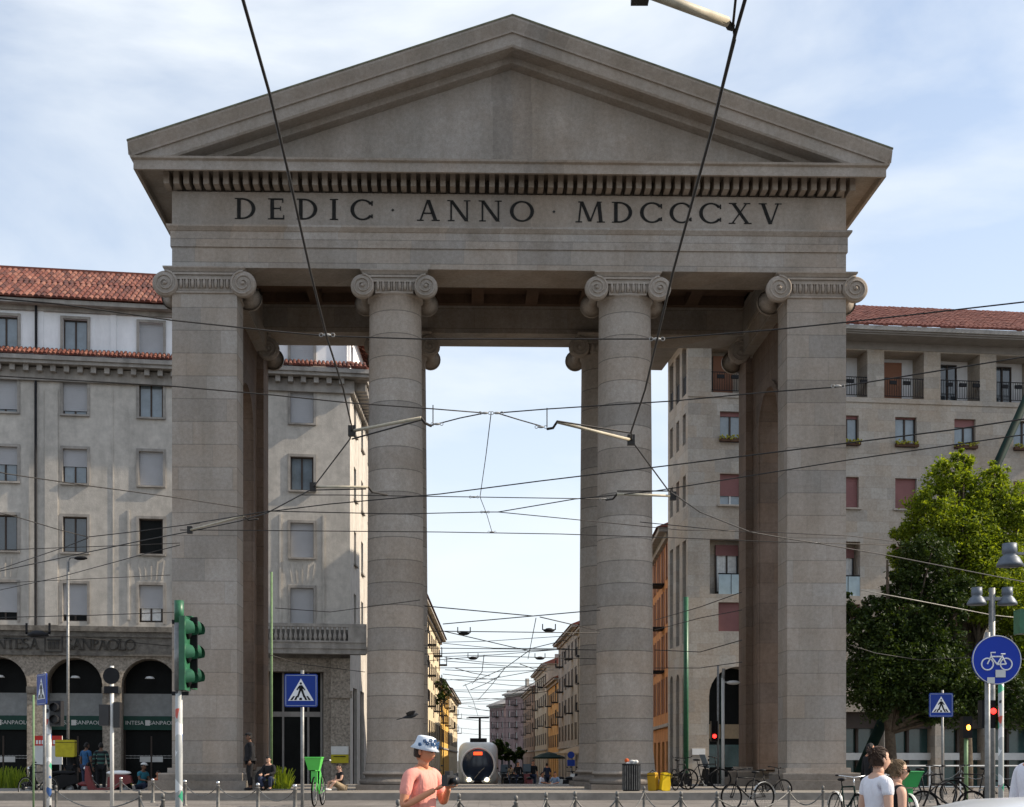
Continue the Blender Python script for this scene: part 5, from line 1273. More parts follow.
def person(label, loc, rz, hgt, top, bottom, hair='short', hm=None, sk=None, pose='stand', pitch=0.15, sleeve=.5, shorts=False, elbows=None, wrists=None, lean=0, hat=None, group=None, female=False, yaw=0, bulk=0):
    s = hgt / 1.75; o = thing('person', label, 'person', loc, rz, group); sk = sk or M['skin']
    V = lambda x, y, z: Vector((x, y, z)) * s
    J = dict(pel=V(0,0,.95), wai=V(0,-.005,1.10), che=V(0,-.01,1.30), nb=V(0,.0,1.455), nk=V(0,-.01,1.52))
    wS = .165 if female else .185
    for sx, k in ((-1, 'r'), (1, 'l')):
        J['sh'+k] = V(sx*wS, 0, 1.42); J['hp'+k] = V(sx*.095, 0, .92); J['kn'+k] = V(sx*.10, -.015, .50); J['an'+k] = V(sx*.10, .02, .085); J['to'+k] = V(sx*.115, -.15, .03)
        J['el'+k] = V(sx*(wS+.06), .02, 1.14); J['wr'+k] = V(sx*(wS+.07), -.05, .90)
    if pose == 'walk':
        J['knr'] = V(-.09, -.16, .52); J['anr'] = V(-.09, -.20, .09); J['tor'] = V(-.1, -.36, .05); J['knl'] = V(.09, .06, .50); J['anl'] = V(.09, .34, .14); J['tol'] = V(.1, .22, .03)
    if pose in ('sit', 'crouch'):
        dz = {'sit': .82, 'crouch': .62}[pose]
        for k in list(J): J[k] = J[k] - V(0, 0, dz)
        for sx, k in ((-1, 'r'), (1, 'l')):
            J['kn'+k] = V(sx*.2, -.36, .42 if pose == 'crouch' else .3); J['an'+k] = V(sx*.12, -.22 if pose == 'crouch' else -.5, .07); J['to'+k] = V(sx*.12, -.42 if pose == 'crouch' else -.62, .03)
            J['el'+k] = J['sh'+k] + V(sx*.04, -.14, -.24); J['wr'+k] = J['sh'+k] + V(-sx*.06, -.36, -.28)
        for k in ('wai', 'che', 'nb', 'nk', 'shr', 'shl'): J[k] = J[k] + V(0, -.1 * (J[k].z / s) , -.03)
    if lean:
        for k in ('wai', 'che', 'nb', 'nk', 'shr', 'shl', 'elr', 'ell', 'wrr', 'wrl'): J[k] = J[k] + V(0, -lean * (J[k].z / s - J['pel'].z / s), 0)
    if elbows: J['elr'], J['ell'] = V(*elbows[0]), V(*elbows[1])
    if wrists: J['wrr'], J['wrl'] = V(*wrists[0]), V(*wrists[1])
    nm = ['pel','wai','che','nb','nk','shr','shl','elr','ell','wrr','wrl','hpr','hpl','knr','knl','anr','anl','tor','tol']
    ed = [('pel','wai'),('wai','che'),('che','nb'),('nb','nk'),('nb','shr'),('nb','shl'),('shr','elr'),('shl','ell'),('elr','wrr'),('ell','wrl'),('pel','hpr'),('pel','hpl'),('hpr','knr'),('hpl','knl'),('knr','anr'),('knl','anl'),('anr','tor'),('anl','tol')]
    rd = dict(pel=(.13,.10), wai=(.115 if female else .13,.09), che=(.14,.105), nb=(.07,.06), nk=(.05,.05), sh=.055, el=.04, wr=.027, hp=.085, kn=.055, an=.037, to=.03)
    rad = lambda k, g=0: (tuple((a + g) * s for a in rd[k]) if k in rd and isinstance(rd[k], tuple) else (rd[k[:2]] + g) * s)
    hc = J['nk'] + V(0, -.025, .115); ex = MB(); ex.smooth = True; R = head(ex, hc, s, pitch, yaw)
    ex.tube([J['nk'] - V(0, 0, .05), J['nk'] + V(0, -.01, .06)], .05 * s, 10)
    for k, sx in (('r', -1), ('l', 1)): hand(ex, J['wr'+k], (J['wr'+k] - J['el'+k]), Vector((0, 0, 1)) if abs((J['wr'+k]-J['el'+k]).normalized().z) < .8 else Vector((1, 0, 0)), s, sx)
    body = skin_obj('body', [J[k] for k in nm], [(nm.index(a), nm.index(b)) for a, b in ed], [rad(k) for k in nm], sk, o, 0, 1, ex)
    # shirt
    sn = ['wai','che','nb','shr','shl','pel']; sv = [J[k] for k in sn]; sr = [rad('wai', .022 + bulk), rad('che', .022 + bulk), (.085*s, .075*s), .066*s, .066*s, rad('pel', .03)]
    sv[2] = sv[2] - V(0, 0, .02); se = [(5,0),(0,1),(1,2),(2,3),(2,4)]
    if sleeve > 0:
        for k, i in (('r', 3), ('l', 4)): 
            if sleeve <= 1: sv.append(J['sh'+k].lerp(J['el'+k], sleeve)); se.append((i, len(sv)-1)); sr.append(.057 * s)
            else: sv += [J['el'+k], J['el'+k].lerp(J['wr'+k], .92)]; se += [(i, len(sv)-2), (len(sv)-2, len(sv)-1)]; sr += [.056 * s, .042 * s]
    skin_obj('shirt', sv, se, sr, top, o, 0, 1)
    tn = [J['pel'] - V(0, 0, -.02)]; te = []; tr = [rad('pel', .02)]
    for k in ('r', 'l'):
        b0 = len(tn); tn += [J['hp'+k], J['kn'+k]]; te += [(0, b0), (b0, b0+1)]; tr += [.103*s, .072*s]
        if not shorts: tn.append(J['kn'+k].lerp(J['an'+k], .9)); te.append((b0+1, b0+2)); tr.append(.055*s)
    skin_obj('trousers', tn, te, tr, bottom, o, 0, 1)
    m = MB(); m.smooth = True
    for k in ('r', 'l'): m.ell((J['an'+k] + J['to'+k]) / 2 - V(0, 0, .012), .05*s, .14*s, .045*s, 10, 6)
    m.build('shoes', M['black_t'] if bottom != M['khaki'] else M['offwhite'], o)
    m = MB(); m.smooth = True; hm = hm or M['hair_b']
    def hp(x, y, z): return hc + (R @ Vector((x, y, z))) * s
    if hair != 'bald':
        vs = []; n_, m_ = 20, 10
        for i in range(m_ + 1):
            ph = -.55 + (PI/2 + .55) * i / m_
            for j in range(n_):
                t = 2*PI*j/n_; x, y, z = math.cos(ph)*math.cos(t), math.cos(ph)*math.sin(t), math.sin(ph)
                cut = y < -.12 and z < .52
                k_ = .9 if cut else 1.0; zz = z * .125
                w_ = 1 + .03 * math.sin(9*t + 5*z)
                vs.append(tuple(hp(x*.079*k_*w_, (y*.101 + .008)*k_*w_, zz if not cut else max(zz, .02))))
        m.add(vs, [(i*n_+j, i*n_+(j+1) % n_, (i+1)*n_+(j+1) % n_, (i+1)*n_+j) for i in range(m_) for j in range(n_)])
    if hair == 'bun': m.ell(hp(0, .088, .07), .036*s, .036*s, .034*s, 10, 8)
    if hair == 'long': m.tube([hp(0, .07, .03), hp(0, .10, -.08), hp(0, .09, -.2)], [.07*s, .065*s, .03*s], 10)
    if hair == 'bun':
        rs = random.Random(int(hgt * 100)); bunc = Vector((0, .088, .07))
        for q in range(150):
            ph, th = rs.uniform(-.35, 1.2), rs.uniform(-.25 * PI, 1.25 * PI)
            e0 = Vector((math.cos(ph) * math.cos(th) * .080, math.cos(ph) * math.sin(th) * .102 + .008, math.sin(ph) * .126))
            if e0.y < -.03 and e0.z < .055: continue
            e2 = bunc + Vector((rs.gauss(0, .016), rs.gauss(0, .014), rs.gauss(0, .016)))
            def on(v):
                k2 = math.sqrt((v.x / .081) ** 2 + ((v.y - .008) / .103) ** 2 + (v.z / .127) ** 2); return Vector((v.x / k2, (v.y - .008) / k2 + .008, v.z / k2)) * rs.uniform(1.0, 1.035)
            m.tube([hp(*on(e0)), hp(*on(e0.lerp(e2, .35))), hp(*on(e0.lerp(e2, .7))), hp(*e2)], [.003 * s, .0055 * s, .005 * s, .003 * s], 5)
        for q in range(26):
            a_ = rs.uniform(0, 6.28); b_ = bunc + Vector((math.cos(a_) * .03, rs.uniform(-.01, .03), math.sin(a_) * .03)); m.tube([hp(*(bunc + Vector((0, .01, 0)))), hp(*b_), hp(*(b_ + Vector((math.cos(a_ + 1) * .025, .012, math.sin(a_ + 1) * .025))))], [.009 * s, .008 * s, .003 * s], 5)
        for q in range(16):
            a_ = rs.uniform(.2, PI - .2); p_ = Vector((math.cos(a_) * .07, math.sin(a_) * .095, -.05)); m.tube([hp(*p_), hp(*(p_ + Vector((rs.gauss(0, .01), rs.uniform(0, .02), -.04))))], [.004 * s, .001 * s], 4)
    m.build('hair', hm, o)
    m = MB(); m.smooth = True
    for sx in (-1, 1): m.ell(hp(sx*.030, -.088, .006), .010*s, .005*s, .005*s, 8, 6)
    m.build('eyes', M['hair_k'], o)
    m = MB(); m.tube([hp(-.02, -.094, -.052), hp(0, -.098, -.054), hp(.02, -.094, -.052)], .004*s, 5); m.build('mouth', M['dkred'], o)
    if hat == 'bucket':
        m = MB(); m.smooth = True; prof = [(0, .142), (.055, .140), (.08, .130), (.094, .07), (.098, .055), (.128, .018), (.124, .016), (.096, .048)]
        n_ = 28; vs = []
        for r_, z in prof:
            for j in range(n_): t = 2*PI*j/n_; vs.append(tuple(hp(r_*math.cos(t)*.95, r_*math.sin(t)*1.08 + .005, z + (.006*math.sin(3*t) if r_ > .14 else 0))))
        m.add(vs, [(i*n_+j, i*n_+(j+1) % n_, (i+1)*n_+(j+1) % n_, (i+1)*n_+j) for i in range(len(prof)-1) for j in range(n_)])
        hat_o = m.build('bucket_hat', mat('pale_blue_hat_cloth', (.60, .66, .74), .9, var=.05), o)
        m = MB()
        for (t, zz) in ((-2.4, .112), (-1.95, .112), (-2.65, .082), (-2.15, .080), (-1.7, .082), (-1.2, .09), (-2.9, .1), (3.0, .06), (-1.3, .05)):
            for q in range(5):
                a2 = q * 2 * PI / 5; rr_ = .094 + (.135-zz)*.05; cc = hp((rr_)*math.cos(t + .11*math.cos(a2)), (rr_ + .008)*math.sin(t + .11*math.cos(a2))*1.06, zz + .011*math.sin(a2))
                m.ell(cc, .008*s, .008*s, .009*s, 6, 4)
        m.build('flower_print', mat('blue_flower_print', (.05, .12, .25), .9), hat_o)
    elif hat:
        m = MB(); m.smooth = True; m.ell(hp(0, .0, .07), .1*s, .115*s, .075*s, 14, 8, None, 0, PI/2); m.ell(hp(0, -.12, .07), .07*s, .07*s, .008*s, 10, 4); m.build('cap', hat, o)
    return o, J, s, hp
# man in pink
pz = math.radians(52)
man, J, s, hp = person('man in a salmon T-shirt and floral bucket hat looking down at his camera', (PX(422, 12.4), 12.4, 0), pz, 1.745, M['pink_t'], M['khaki'], hair='short', pose='stand', pitch=.2, sleeve=.72,
    elbows=((-.27, .0, 1.13), (.25, -.05, 1.15)), wrists=((-.09, -.24, 1.29), (.07, -.26, 1.30)), hat='bucket', yaw=.25)
cm = thing('photo_camera', 'black camera held at chest height by the man in pink', 'camera', man.location + Matrix.Rotation(pz, 3, 'Z') @ Vector((-.01, -.33, 1.365)), pz + .1)
m = MB(); m.box(-.075, .075, -.03, .03, -.05, .05); m.box(-.03, .03, -.028, .028, .05, .085); m.build('camera_body', M['plastic_k'], cm)
m = MB(); m.smooth = True; m.tube([(0, -.03, 0), (0, -.06, 0), (0, -.062, 0), (0, -.09, 0)], [.034, .034, .038, .038], 16); m.build('lens', M['plastic_k'], cm)
# women
wo, J, s, hp = person('woman in a white T-shirt with brown hair pinned up, walking right', (PX(877, 12.0), 12.0, 0), math.radians(108), 1.665, M['white_t'], M['denim'], hair='bun', hm=M['hair_b'], sk=M['skin2'], pose='walk', pitch=.05, sleeve=.5, female=True)
wo2, J, s, hp = person('woman with a dark blonde bun, sunglasses and dark strappy top behind the woman in white', (PX(896, 12.8), 12.8, 0), math.radians(95), 1.55, M['black_t'], M['black_t'], hair='bun', hm=M['hair_l'], sk=M['skin2'], pose='walk', pitch=.08, sleeve=0, female=True)
m = MB(); m.smooth = True
for sx in (-1, 1): m.ell(hp(sx*.034, -.096, .01), .028, .010, .02, 8, 6)
m.tube([hp(.06, -.085, .015), hp(.082, .0, .015)], .004, 5); m.tube([hp(-.06, -.085, .015), hp(-.082, .0, .015)], .004, 5); m.build('sunglasses', M['black'], wo2)
person('man in a loose white shirt half cut off by the right picture edge', (PX(1034, 11.0), 11.0, 0), math.radians(100), 1.80, M['white_t'], M['denim'], hair='short', hm=M['hair_k'], pose='stand', sleeve=1.9, pitch=.2)
# people on the platform and beyond
person('person all in black with a cap standing at the left pier', (PX(250, 42.3), 42.3, .605), math.radians(-70), 1.78, M['black_t'], M['black_t'], hair='short', hm=M['hair_k'], sk=M['skin_d'], pose='stand', pitch=.1, sleeve=1.9, hat=M['black_t'], bulk=.06)
bp = thing('backpack', 'bulky black backpack on the floor beside the person in black', 'bag', (PX(263, 42.1), 42.1, .605)); m = MB(); m.smooth = True; m.ell((0, 0, .33), .26, .18, .34, 12, 8); m.build('bag_body', M['black_t'], bp); m = MB(); m.smooth = True; m.ell((.05, -.16, .22), .17, .06, .16, 10, 6); m.build('front_pocket', M['black_t'], bp); m = MB(); m.tube([(-.1, 0, .62), (0, 0, .74), (.1, 0, .62)], .012, 6); m.build('handle', M['black_t'], bp)
person('person in black sitting on the platform beside the backpack', (PX(270, 42.0), 42.05, .605), math.radians(-20), 1.7, M['black_t'], M['denim'], hair='short', hm=M['hair_k'], sk=M['skin2'], pose='crouch', pitch=.5, sleeve=1.9)
person('young person in a black T-shirt sitting cross-legged left of the inner column', (PX(342, 42.0), 42.0, .605), math.radians(-60), 1.62, M['black_t'], M['khaki'], hair='short', hm=M['hair_k'], sk=M['skin2'], pose='sit', pitch=.5, sleeve=.5, shorts=True)
YL = 47
person('person in a blue top standing left of the striped one', (PX(86, YL), YL, .38), math.radians(150), 1.78, M['blue_t'], M['denim'], hm=M['hair_k'], sk=M['skin_d'], pose='stand', sleeve=.6)
def stripes():
    m = bpy.data.materials.new('dark_striped_cotton'); m.use_nodes = True; n, l = nt(m); b = n['Principled BSDF']; b.inputs['Roughness'].default_value = .9
    tc = n.new('ShaderNodeTexCoord'); w_ = n.new('ShaderNodeTexWave'); w_.bands_direction = 'Z'; w_.inputs['Scale'].default_value = 2.2; l.new(tc.outputs['Object'], w_.inputs['Vector'])
    r = n.new('ShaderNodeValToRGB'); r.color_ramp.elements[0].position = .6; r.color_ramp.elements[0].color = (.012, .015, .018, 1); r.color_ramp.elements[1].position = .65; r.color_ramp.elements[1].color = (.05, .12, .10, 1)
    l.new(w_.outputs['Fac'], r.inputs['Fac']); l.new(r.outputs['Color'], b.inputs['Base Color']); return m
person('person in a dark striped shirt standing behind the red and white motorbike', (PX(101, YL - 1), YL - 1, .38), math.radians(190), 1.76, stripes(), M['black_t'], hm=M['hair_k'], sk=M['skin_d'], pose='stand', sleeve=1.5)
rid, J, s, hp = person('delivery rider in dark clothes behind the big yellow bag', (PX(71, YL - 2), YL - 2, .38), math.radians(170), 1.74, M['black_t'], M['black_t'], hm=M['hair_k'], sk=M['skin_d'], pose='stand', sleeve=1.8)
person('person in teal with a pale cap crouching right of the motorbike', (PX(141, 44), 44, .38), math.radians(60), 1.7, M['teal_t'], M['denim'], hm=M['hair_k'], sk=M['skin_d'], pose='crouch', sleeve=.6, hat=M['offwhite'])
person('person in orange sitting low by the left bollards', (PX(158, 44), 44, .38), math.radians(20), 1.6, M['orange_t'], M['denim'], hm=M['hair_k'], sk=M['skin'], pose='sit', sleeve=.8, pitch=.3)
person('dark-clothed person half hidden behind the woman in white', (PX(869, 30), 30, .2), math.radians(100), 1.72, M['black_t'], M['black_t'], hm=M['hair_k'], sk=M['skin'], pose='walk', sleeve=1.6)
for px, Y, rz, tm, ps, lb in ((533, 72, 20, M['black_t'], 'stand', 'person in black standing among the scooters in the street'), (540, 70, 70, M['white_t'], 'crouch', 'person in white bending beside the person in black'), (556, 66, -30, M['lblue_t'], 'crouch', 'person in a pale blue shirt sitting left of the right inner column'), (547, 84, 200, M['denim'], 'walk', 'person in navy walking away down the street'), (518, 78, 10, M['black_t'], 'stand', 'person in dark clothes standing right of the tram'), (511, 92, 180, M['khaki'], 'walk', 'person in tan walking near the tram')):
    person(lb, (PX(px, Y), Y, gz(Y)), math.radians(rz), 1.7, tm, M['denim'], hm=M['hair_k'], pose=ps, sleeve=1.0)

# ------------------------------------------------------------------ bags, bin, board
def bagbox(label, loc, rz, w_, d_, h_, mt, trim=M['black'], name='delivery_bag', tilt=0):
    o = thing(name, label, 'bag', loc, rz); o.rotation_euler = (0, tilt, rz)
    m = MB(); r_ = .03; m.prism([(-w_/2 + r_, 0), (w_/2 - r_, 0), (w_/2, r_), (w_/2, h_ - r_), (w_/2 - r_, h_), (-w_/2 + r_, h_), (-w_/2, h_ - r_), (-w_/2, r_)], 'y', -d_/2, d_/2); m.build('bag_body', mt, o)
    m = MB(); e = .006; m.box(-w_/2 - e, w_/2 + e, -d_/2 - e, d_/2 + e, h_ * .84, h_ * .87); m.tube([(-.1, 0, h_), (0, 0, h_ + .07), (.1, 0, h_)], .012, 6); m.build('strap', trim, o); return o
bagbox('big yellow thermal delivery bag on the back of the rider at left', (PX(67, YL - 2.35), YL - 2.45, PZ(757, YL - 2.4)), .1, .62, .4, .56, M['ochre_bag'])
bagbox('yellow thermal box standing on the ground by the motorbike', (PX(125, 44), 43.6, .38), .2, .62, .45, .62, M['ochre_bag'])
bagbox('amber bag leaning left of the brighter yellow bag by the column', (PX(652, 42), 41.6, .605), -.5, .26, .26, .56, M['amber_bag'], tilt=-.06)
bagbox('bright yellow bag leaning right of the amber bag by the column', (PX(662, 42), 41.5, .605), .25, .28, .26, .56, M['ybag'], tilt=.14)
bn = thing('litter_bin', 'grey metal litter bin overflowing with rubbish at the foot of the right inner column', 'bin', (PX(631, 41.6), 41.5, .605))
m = MB(); m.smooth = True; m.lathe([(.24, 0), (.26, .02), (.27, .78), (.29, .80), (.29, .83), (.25, .83), (.24, .4), (0, .4)], (0, 0, 0), 24); m.build('bin_body', M['greybld'] if False else M['iron'], bn)
m = MB()
for i in range(24): a = 2*PI*i/24; m.box(.272*math.cos(a)-.012, .272*math.cos(a)+.012, .272*math.sin(a)-.012, .272*math.sin(a)+.012, .03, .78)
m.build('slats', M['bollard'], bn)
m = MB(); m.smooth = True
for i in range(12): m.ell((random.uniform(-.2, .15), random.uniform(-.15, .15), .8 + random.uniform(0, .12)), random.uniform(.05, .1), .07, random.uniform(.04, .08), 7, 5)
m.build('rubbish', M['offwhite'], bn); m = MB(); m.ell((-.15, -.1, .93), .07, .07, .07, 8, 6); m.build('crumpled_cup', M['orange_t'], bn)
bd = thing('advertising_board', 'red and white advertising board standing at the far left', 'sign', (PX(48, 52), 52, .38))
m = MB(); m.box(-.55, .55, -.03, .03, 1.0, 2.1); m.build('panel', M['offwhite'], bd); m = MB(); m.box(-.55, .55, -.036, -.031, 1.72, 2.1); m.build('red_band', M['red'], bd)
m = MB(); 
for i in range(8): m.box(-.45 + i*.11, -.45 + i*.11 + .07, -.041, -.037, 1.78, 1.93)
m.build('white_lettering', M['white'], bd); m = MB(); m.box(-.5, -.44, -.02, .02, 0, 1.0); m.box(.44, .5, -.02, .02, 0, 1.0); m.build('leg', M['steel'], bd)

# ------------------------------------------------------------------ bicycles (local +x is forward)
def bicycle(label, loc, rz, frame, basket=None, fender=None, tilt=0, group=None, steer=0, cat='bicycle'):
    o = thing('bicycle', label, cat, loc, rz, group); o.rotation_euler = (tilt, 0, rz); R = .34
    for sx, nm in ((-.52, 'rear_wheel'), (.53, 'front_wheel')):
        m = MB(); m.smooth = True; m.torus((sx, 0, R), R - .02, .02, 'y', 36, 6); wh = m.build(nm, M['rubber'], o)
        m = MB(); m.torus((sx, 0, R), R - .045, .008, 'y', 30, 5)
        for k in range(16): a = k*PI/8; m.tube([(sx, .02*(-1)**k, R), (sx + (R-.045)*math.cos(a), 0, R + (R-.045)*math.sin(a))], .0018, 3, False)
        m.tube([(sx, -.04, R), (sx, .04, R)], .02, 8); m.build('rim', M['iron'] if frame == M['black'] else M['steel'], wh)
        if fender and not (frame == M['black'] and sx > 0):
            m = MB(); N = 16; vs = []
            for i in range(N+1):
                a = (.15 if sx < 0 else .0) * PI + i*PI*.8/N
                for q in (-.03, 0, .03): rr = R + .025 + (.008 if q == 0 else 0); vs.append((sx + rr*math.cos(a), q, R + rr*math.sin(a)))
            m.add(vs, [(i*3+j, i*3+j+1, i*3+j+4, i*3+j+3) for i in range(N) for j in range(2)]); m.build('mudguard', fender, wh, recalc=False)
    m = MB(); m.smooth = True; bb, st, hd1, hd2 = (-.08, 0, .29), (-.2, 0, .80), (.36, 0, .82), (.40, 0, .66)
    for a, b, r_ in ((bb, st, .017), (st, hd1, .016), (bb, hd2, .019), (hd1, hd2, .02)): m.tube([a, b], r_, 8)
    for q in (-.04, .04): m.tube([(-.08, q*.5, .29), (-.52, q, R)], .010, 6); m.tube([(-.2, q*.4, .76), (-.52, q, R)], .008, 6); m.tube([(.41, q, .64), (.46, q, .5), (.53, q, R)], .012, 6)
    m.build('frame', frame, o)
    m = MB(); m.smooth = True; m.tube([st, (-.23, 0, .92)], .013, 8); m.ell((-.24, 0, .95), .13, .07, .035, 12, 6); m.build('saddle', M['black'], o)
    m = MB(); m.smooth = True; m.tube([hd1, (.34, 0, 1.0)], .014, 8); m.tube([(.24, -.29, 1.04), (.33, -.24, 1.03), (.35, 0, 1.0), (.33, .24, 1.03), (.24, .29, 1.04)], .012, 8); m.tube([(.34, -.2, 1.0), (.42, -.2, .98)], .006, 5); m.build('handlebar', M['chrome'] if fender and frame != M['black'] else M['black'], o)
    for q in (-1, 1):
        m = MB(); m.tube([(.24, q*.29, 1.04), (.18, q*.31, 1.04)], .018, 8); m.build('grip', M['white'] if basket else M['black'], o)
    m = MB(); m.torus((-.08, .05, .29), .085, .008, 'y', 18, 5); m.tube([(-.08, -.08, .29), (.0, -.08, .16)], .009, 6); m.tube([(-.08, .08, .29), (-.16, .08, .42)], .009, 6); m.box(-.04, .06, -.16, -.08, .14, .17); m.box(-.21, -.11, .08, .16, .41, .44); m.build('crank', M['steel'], o)
    if basket:
        o.scale = (1.1, 1.1, 1.12)
        m = MB(); z0, z1 = .82, 1.10
        v = [(.42, -.12, z0), (.64, -.12, z0), (.64, .12, z0), (.42, .12, z0), (.38, -.19, z1), (.74, -.19, z1), (.74, .19, z1), (.38, .19, z1)]
        m.add(v, [(0,1,2,3), (0,1,5,4), (1,2,6,5), (2,3,7,6), (3,0,4,7)])
        m.tube([v[4], v[5], v[6], v[7], v[4]], .014, 6); m.build('basket', basket, o)
        m = MB(); m.box(.5, .56, -.07, .07, .55, .80); m.build('front_shield', basket, o)
    return o
bicycle('bright green hire bicycle with green basket seen head-on', (PX(317, 34), 34.3, .38), math.radians(-93), M['lime'], M['lime'], None)
bicycle('dark mountain bicycle with sloping frame parked against the right bay', (PX(702, 43), 42.6, .605), math.radians(3), M['black'], tilt=.05)
bicycle('dark bicycle left of the sloping-framed one, near the yellow bags', (PX(682, 42), 42.0, .605), math.radians(60), M['black'], tilt=-.06)
b3 = bicycle('black bicycle with a curved white mudguard parked before the right pier', (PX(752, 33), 33.5, .3), math.radians(-150), M['black'], None, M['offwhite'])
bicycle('black bicycle close beside the right pier base, behind the white mudguard one', (PX(765, 41), 40.5, .3), math.radians(25), M['black'], tilt=.04)
bicycle('hire bicycle with deep green basket right of the two women', (PX(904, 27.5), 28.1, .08), math.radians(-80), M['offwhite'], M['green_b'], M['offwhite'])
bicycle('bicycle with pale grips parked beside the steps of the right pier', (PX(853, 27), 27.5, .2), math.radians(-80), M['dkgreen'], None, M['offwhite'])
bicycle('black bicycle parked under the small crossing sign', (PX(948, 30), 30, .2), math.radians(175), M['black'])
bicycle('grey bicycle leaning behind the deep green basket', (PX(928, 33), 33, .38), math.radians(20), M['iron'])
bicycle('black bicycle standing right of the amber signal', (PX(975, 34), 34, .38), math.radians(150), M['black'])
bicycle('dark bicycle with wide handlebar at the far left bollards', (PX(38, 40), 40, .38), math.radians(-30), M['iron'])

def scooter(label, loc, rz, mt, seat=M['black'], screen=False):
    o = thing('motor_scooter', label, 'scooter', loc, rz); R = .24
    for sx in (-.6, .62): m = MB(); m.smooth = True; m.torus((sx, 0, R), R - .05, .055, 'y', 24, 8); w_ = m.build('wheel', M['rubber'], o); m = MB(); m.smooth = True; m.tube([(sx, -.05, R), (sx, .05, R)], R - .1, 16); m.build('hub', M['steel'], w_)
    m = MB()
    m.prism([(-.85, .45), (-.8, .68), (-.35, .72), (-.1, .62), (-.08, .32), (.28, .26), (.42, .55), (.52, .98), (.60, .98), (.62, .55), (.50, .2), (-.2, .16), (-.4, .3)], 'y', -.15, .15); m.build('body', mt, o)
    m = MB(); m.smooth = True; m.ell((-.42, 0, .76), .40, .14, .08, 14, 6); m.build('seat', seat, o)
    m = MB(); m.smooth = True; m.tube([(.56, 0, .95), (.5, 0, 1.08)], .03, 8); m.tube([(.42, -.33, 1.1), (.52, -.12, 1.07), (.52, .12, 1.07), (.42, .33, 1.1)], .017, 8); m.build('handlebar', M['black'], o)
    m = MB(); m.smooth = True; m.tube([(.58, 0, .6), (.62, 0, R)], .035, 8); m.ell((.62, 0, R + .16), .26, .08, .09, 12, 6); m.build('front_fender', mt, o)
    m = MB(); m.smooth = True; m.ell((.63, 0, .9), .05, .09, .07, 10, 6); m.build('headlight', M['chrome'], o)
    for q in (-1, 1): m = MB(); m.tube([(.46, q*.28, 1.1), (.48, q*.34, 1.27)], .006, 5); m.ell((.48, q*.35, 1.3), .01, .06, .04, 8, 5); m.build('mirror', M['black'], o)
    if screen: m = MB(); m.prism([(.60, 1.0), (.62, 1.0), (.42, 1.5), (.40, 1.5)], 'y', -.2, .2); m.build('windscreen', M['glass_sky'], o)
    return o
scooter('dark moped parked behind the slanted crossing sign', (PX(50, 43), 43, .38), math.radians(200), M['black'])
scooter('dark red and white motorbike at left with a white curved top', (PX(108, 43.5), 43.2, .38), math.radians(185), M['dkred'], M['white'])
k = 0
for px, Y, rz, mt, lb in ((505, 74, 95, M['black'], 'black scooter in the street right of the tram'), (513, 73, 90, M['iron'], 'grey scooter second in the row right of the tram'), (521, 72, 85, M['black'], 'black scooter third in the row right of the tram'), (528, 71, 95, M['dkred'], 'dark red scooter fourth in the row right of the tram'), (565, 68, 40, M['offwhite'], 'pale scooter beside the person in the pale blue shirt'), (573, 67, 60, M['black'], 'black scooter close to the right inner column'), (692, 49, 20, M['black'], 'black scooter with grey seat under the green pole'), (440, 60, 120, M['black'], 'black scooter behind the man in pink')):
    scooter(lb, (PX(px, Y), Y, gz(Y) if Y > 50 else .25), math.radians(rz), mt, screen=(k % 3 == 0)); k += 1
# cafe chairs etc. handled by parasol
def parasol(label, px, Y, mt, h=2.5, r_=1.3):
    o = thing('parasol', label, 'parasol', (PX(px, Y), Y, gz(Y))); m = MB(); m.lathe([(0, h + .35), (r_ * .5, h + .18), (r_, h - .1), (r_, h - .22)], (0, 0, 0), 8); m.build('canopy', mt, o, recalc=False); m = MB(); m.tube([(0, 0, 0), (0, 0, h + .35)], .03, 6); m.build('pole', M['frame_w'], o)
parasol('dark green cafe parasol on the right pavement of the street', 549, 110, M['dkgreen']); parasol('ochre cafe parasol nearer the right inner column', 577, 88, M['khaki'])
# no-entry style dark round sign on the right pavement
o, h = pole('round_blue_sign', 'small blue round sign with plate on the right pavement of the street', 571, 70, 752, .035, M['steel'], cat='road sign'); m = MB(); m.prism([(.18*math.cos(a*PI/10), h - .15 + .18*math.sin(a*PI/10)) for a in range(20)], 'y', -.06, -.04); m.build('sign_disc', M['blue'], o); m = MB(); m.box(-.2, .2, -.06, -.04, h - .72, h - .4); m.build('plate', M['blue'], o)

# railing at right
rl = thing('pedestrian_railing', 'pale steel pedestrian railing running right under the tree', 'railing', (PX(868, 44), 44, .38))
m = MB(); Lr = 8.0
m.tube([(0, 0, .98), (Lr, 0, .98)], .025, 8); m.tube([(0, 0, .3), (Lr, 0, .3)], .018, 8); rr = m.build('rail', M['offwhite'], rl)
for i in range(9): m = MB(); m.tube([(i*1.0, 0, 0), (i*1.0, 0, 1.0)], .03, 8); m.build('post', M['offwhite'], rl)
m = MB(); m.smooth = True
for i in range(8):
    pts = [(i + t/8, 0, .85 - .3*4*(t/8)*(1-t/8)) for t in range(9)]; m.tube(pts, .012, 5)
m.build('chain', M['steel'], rl)

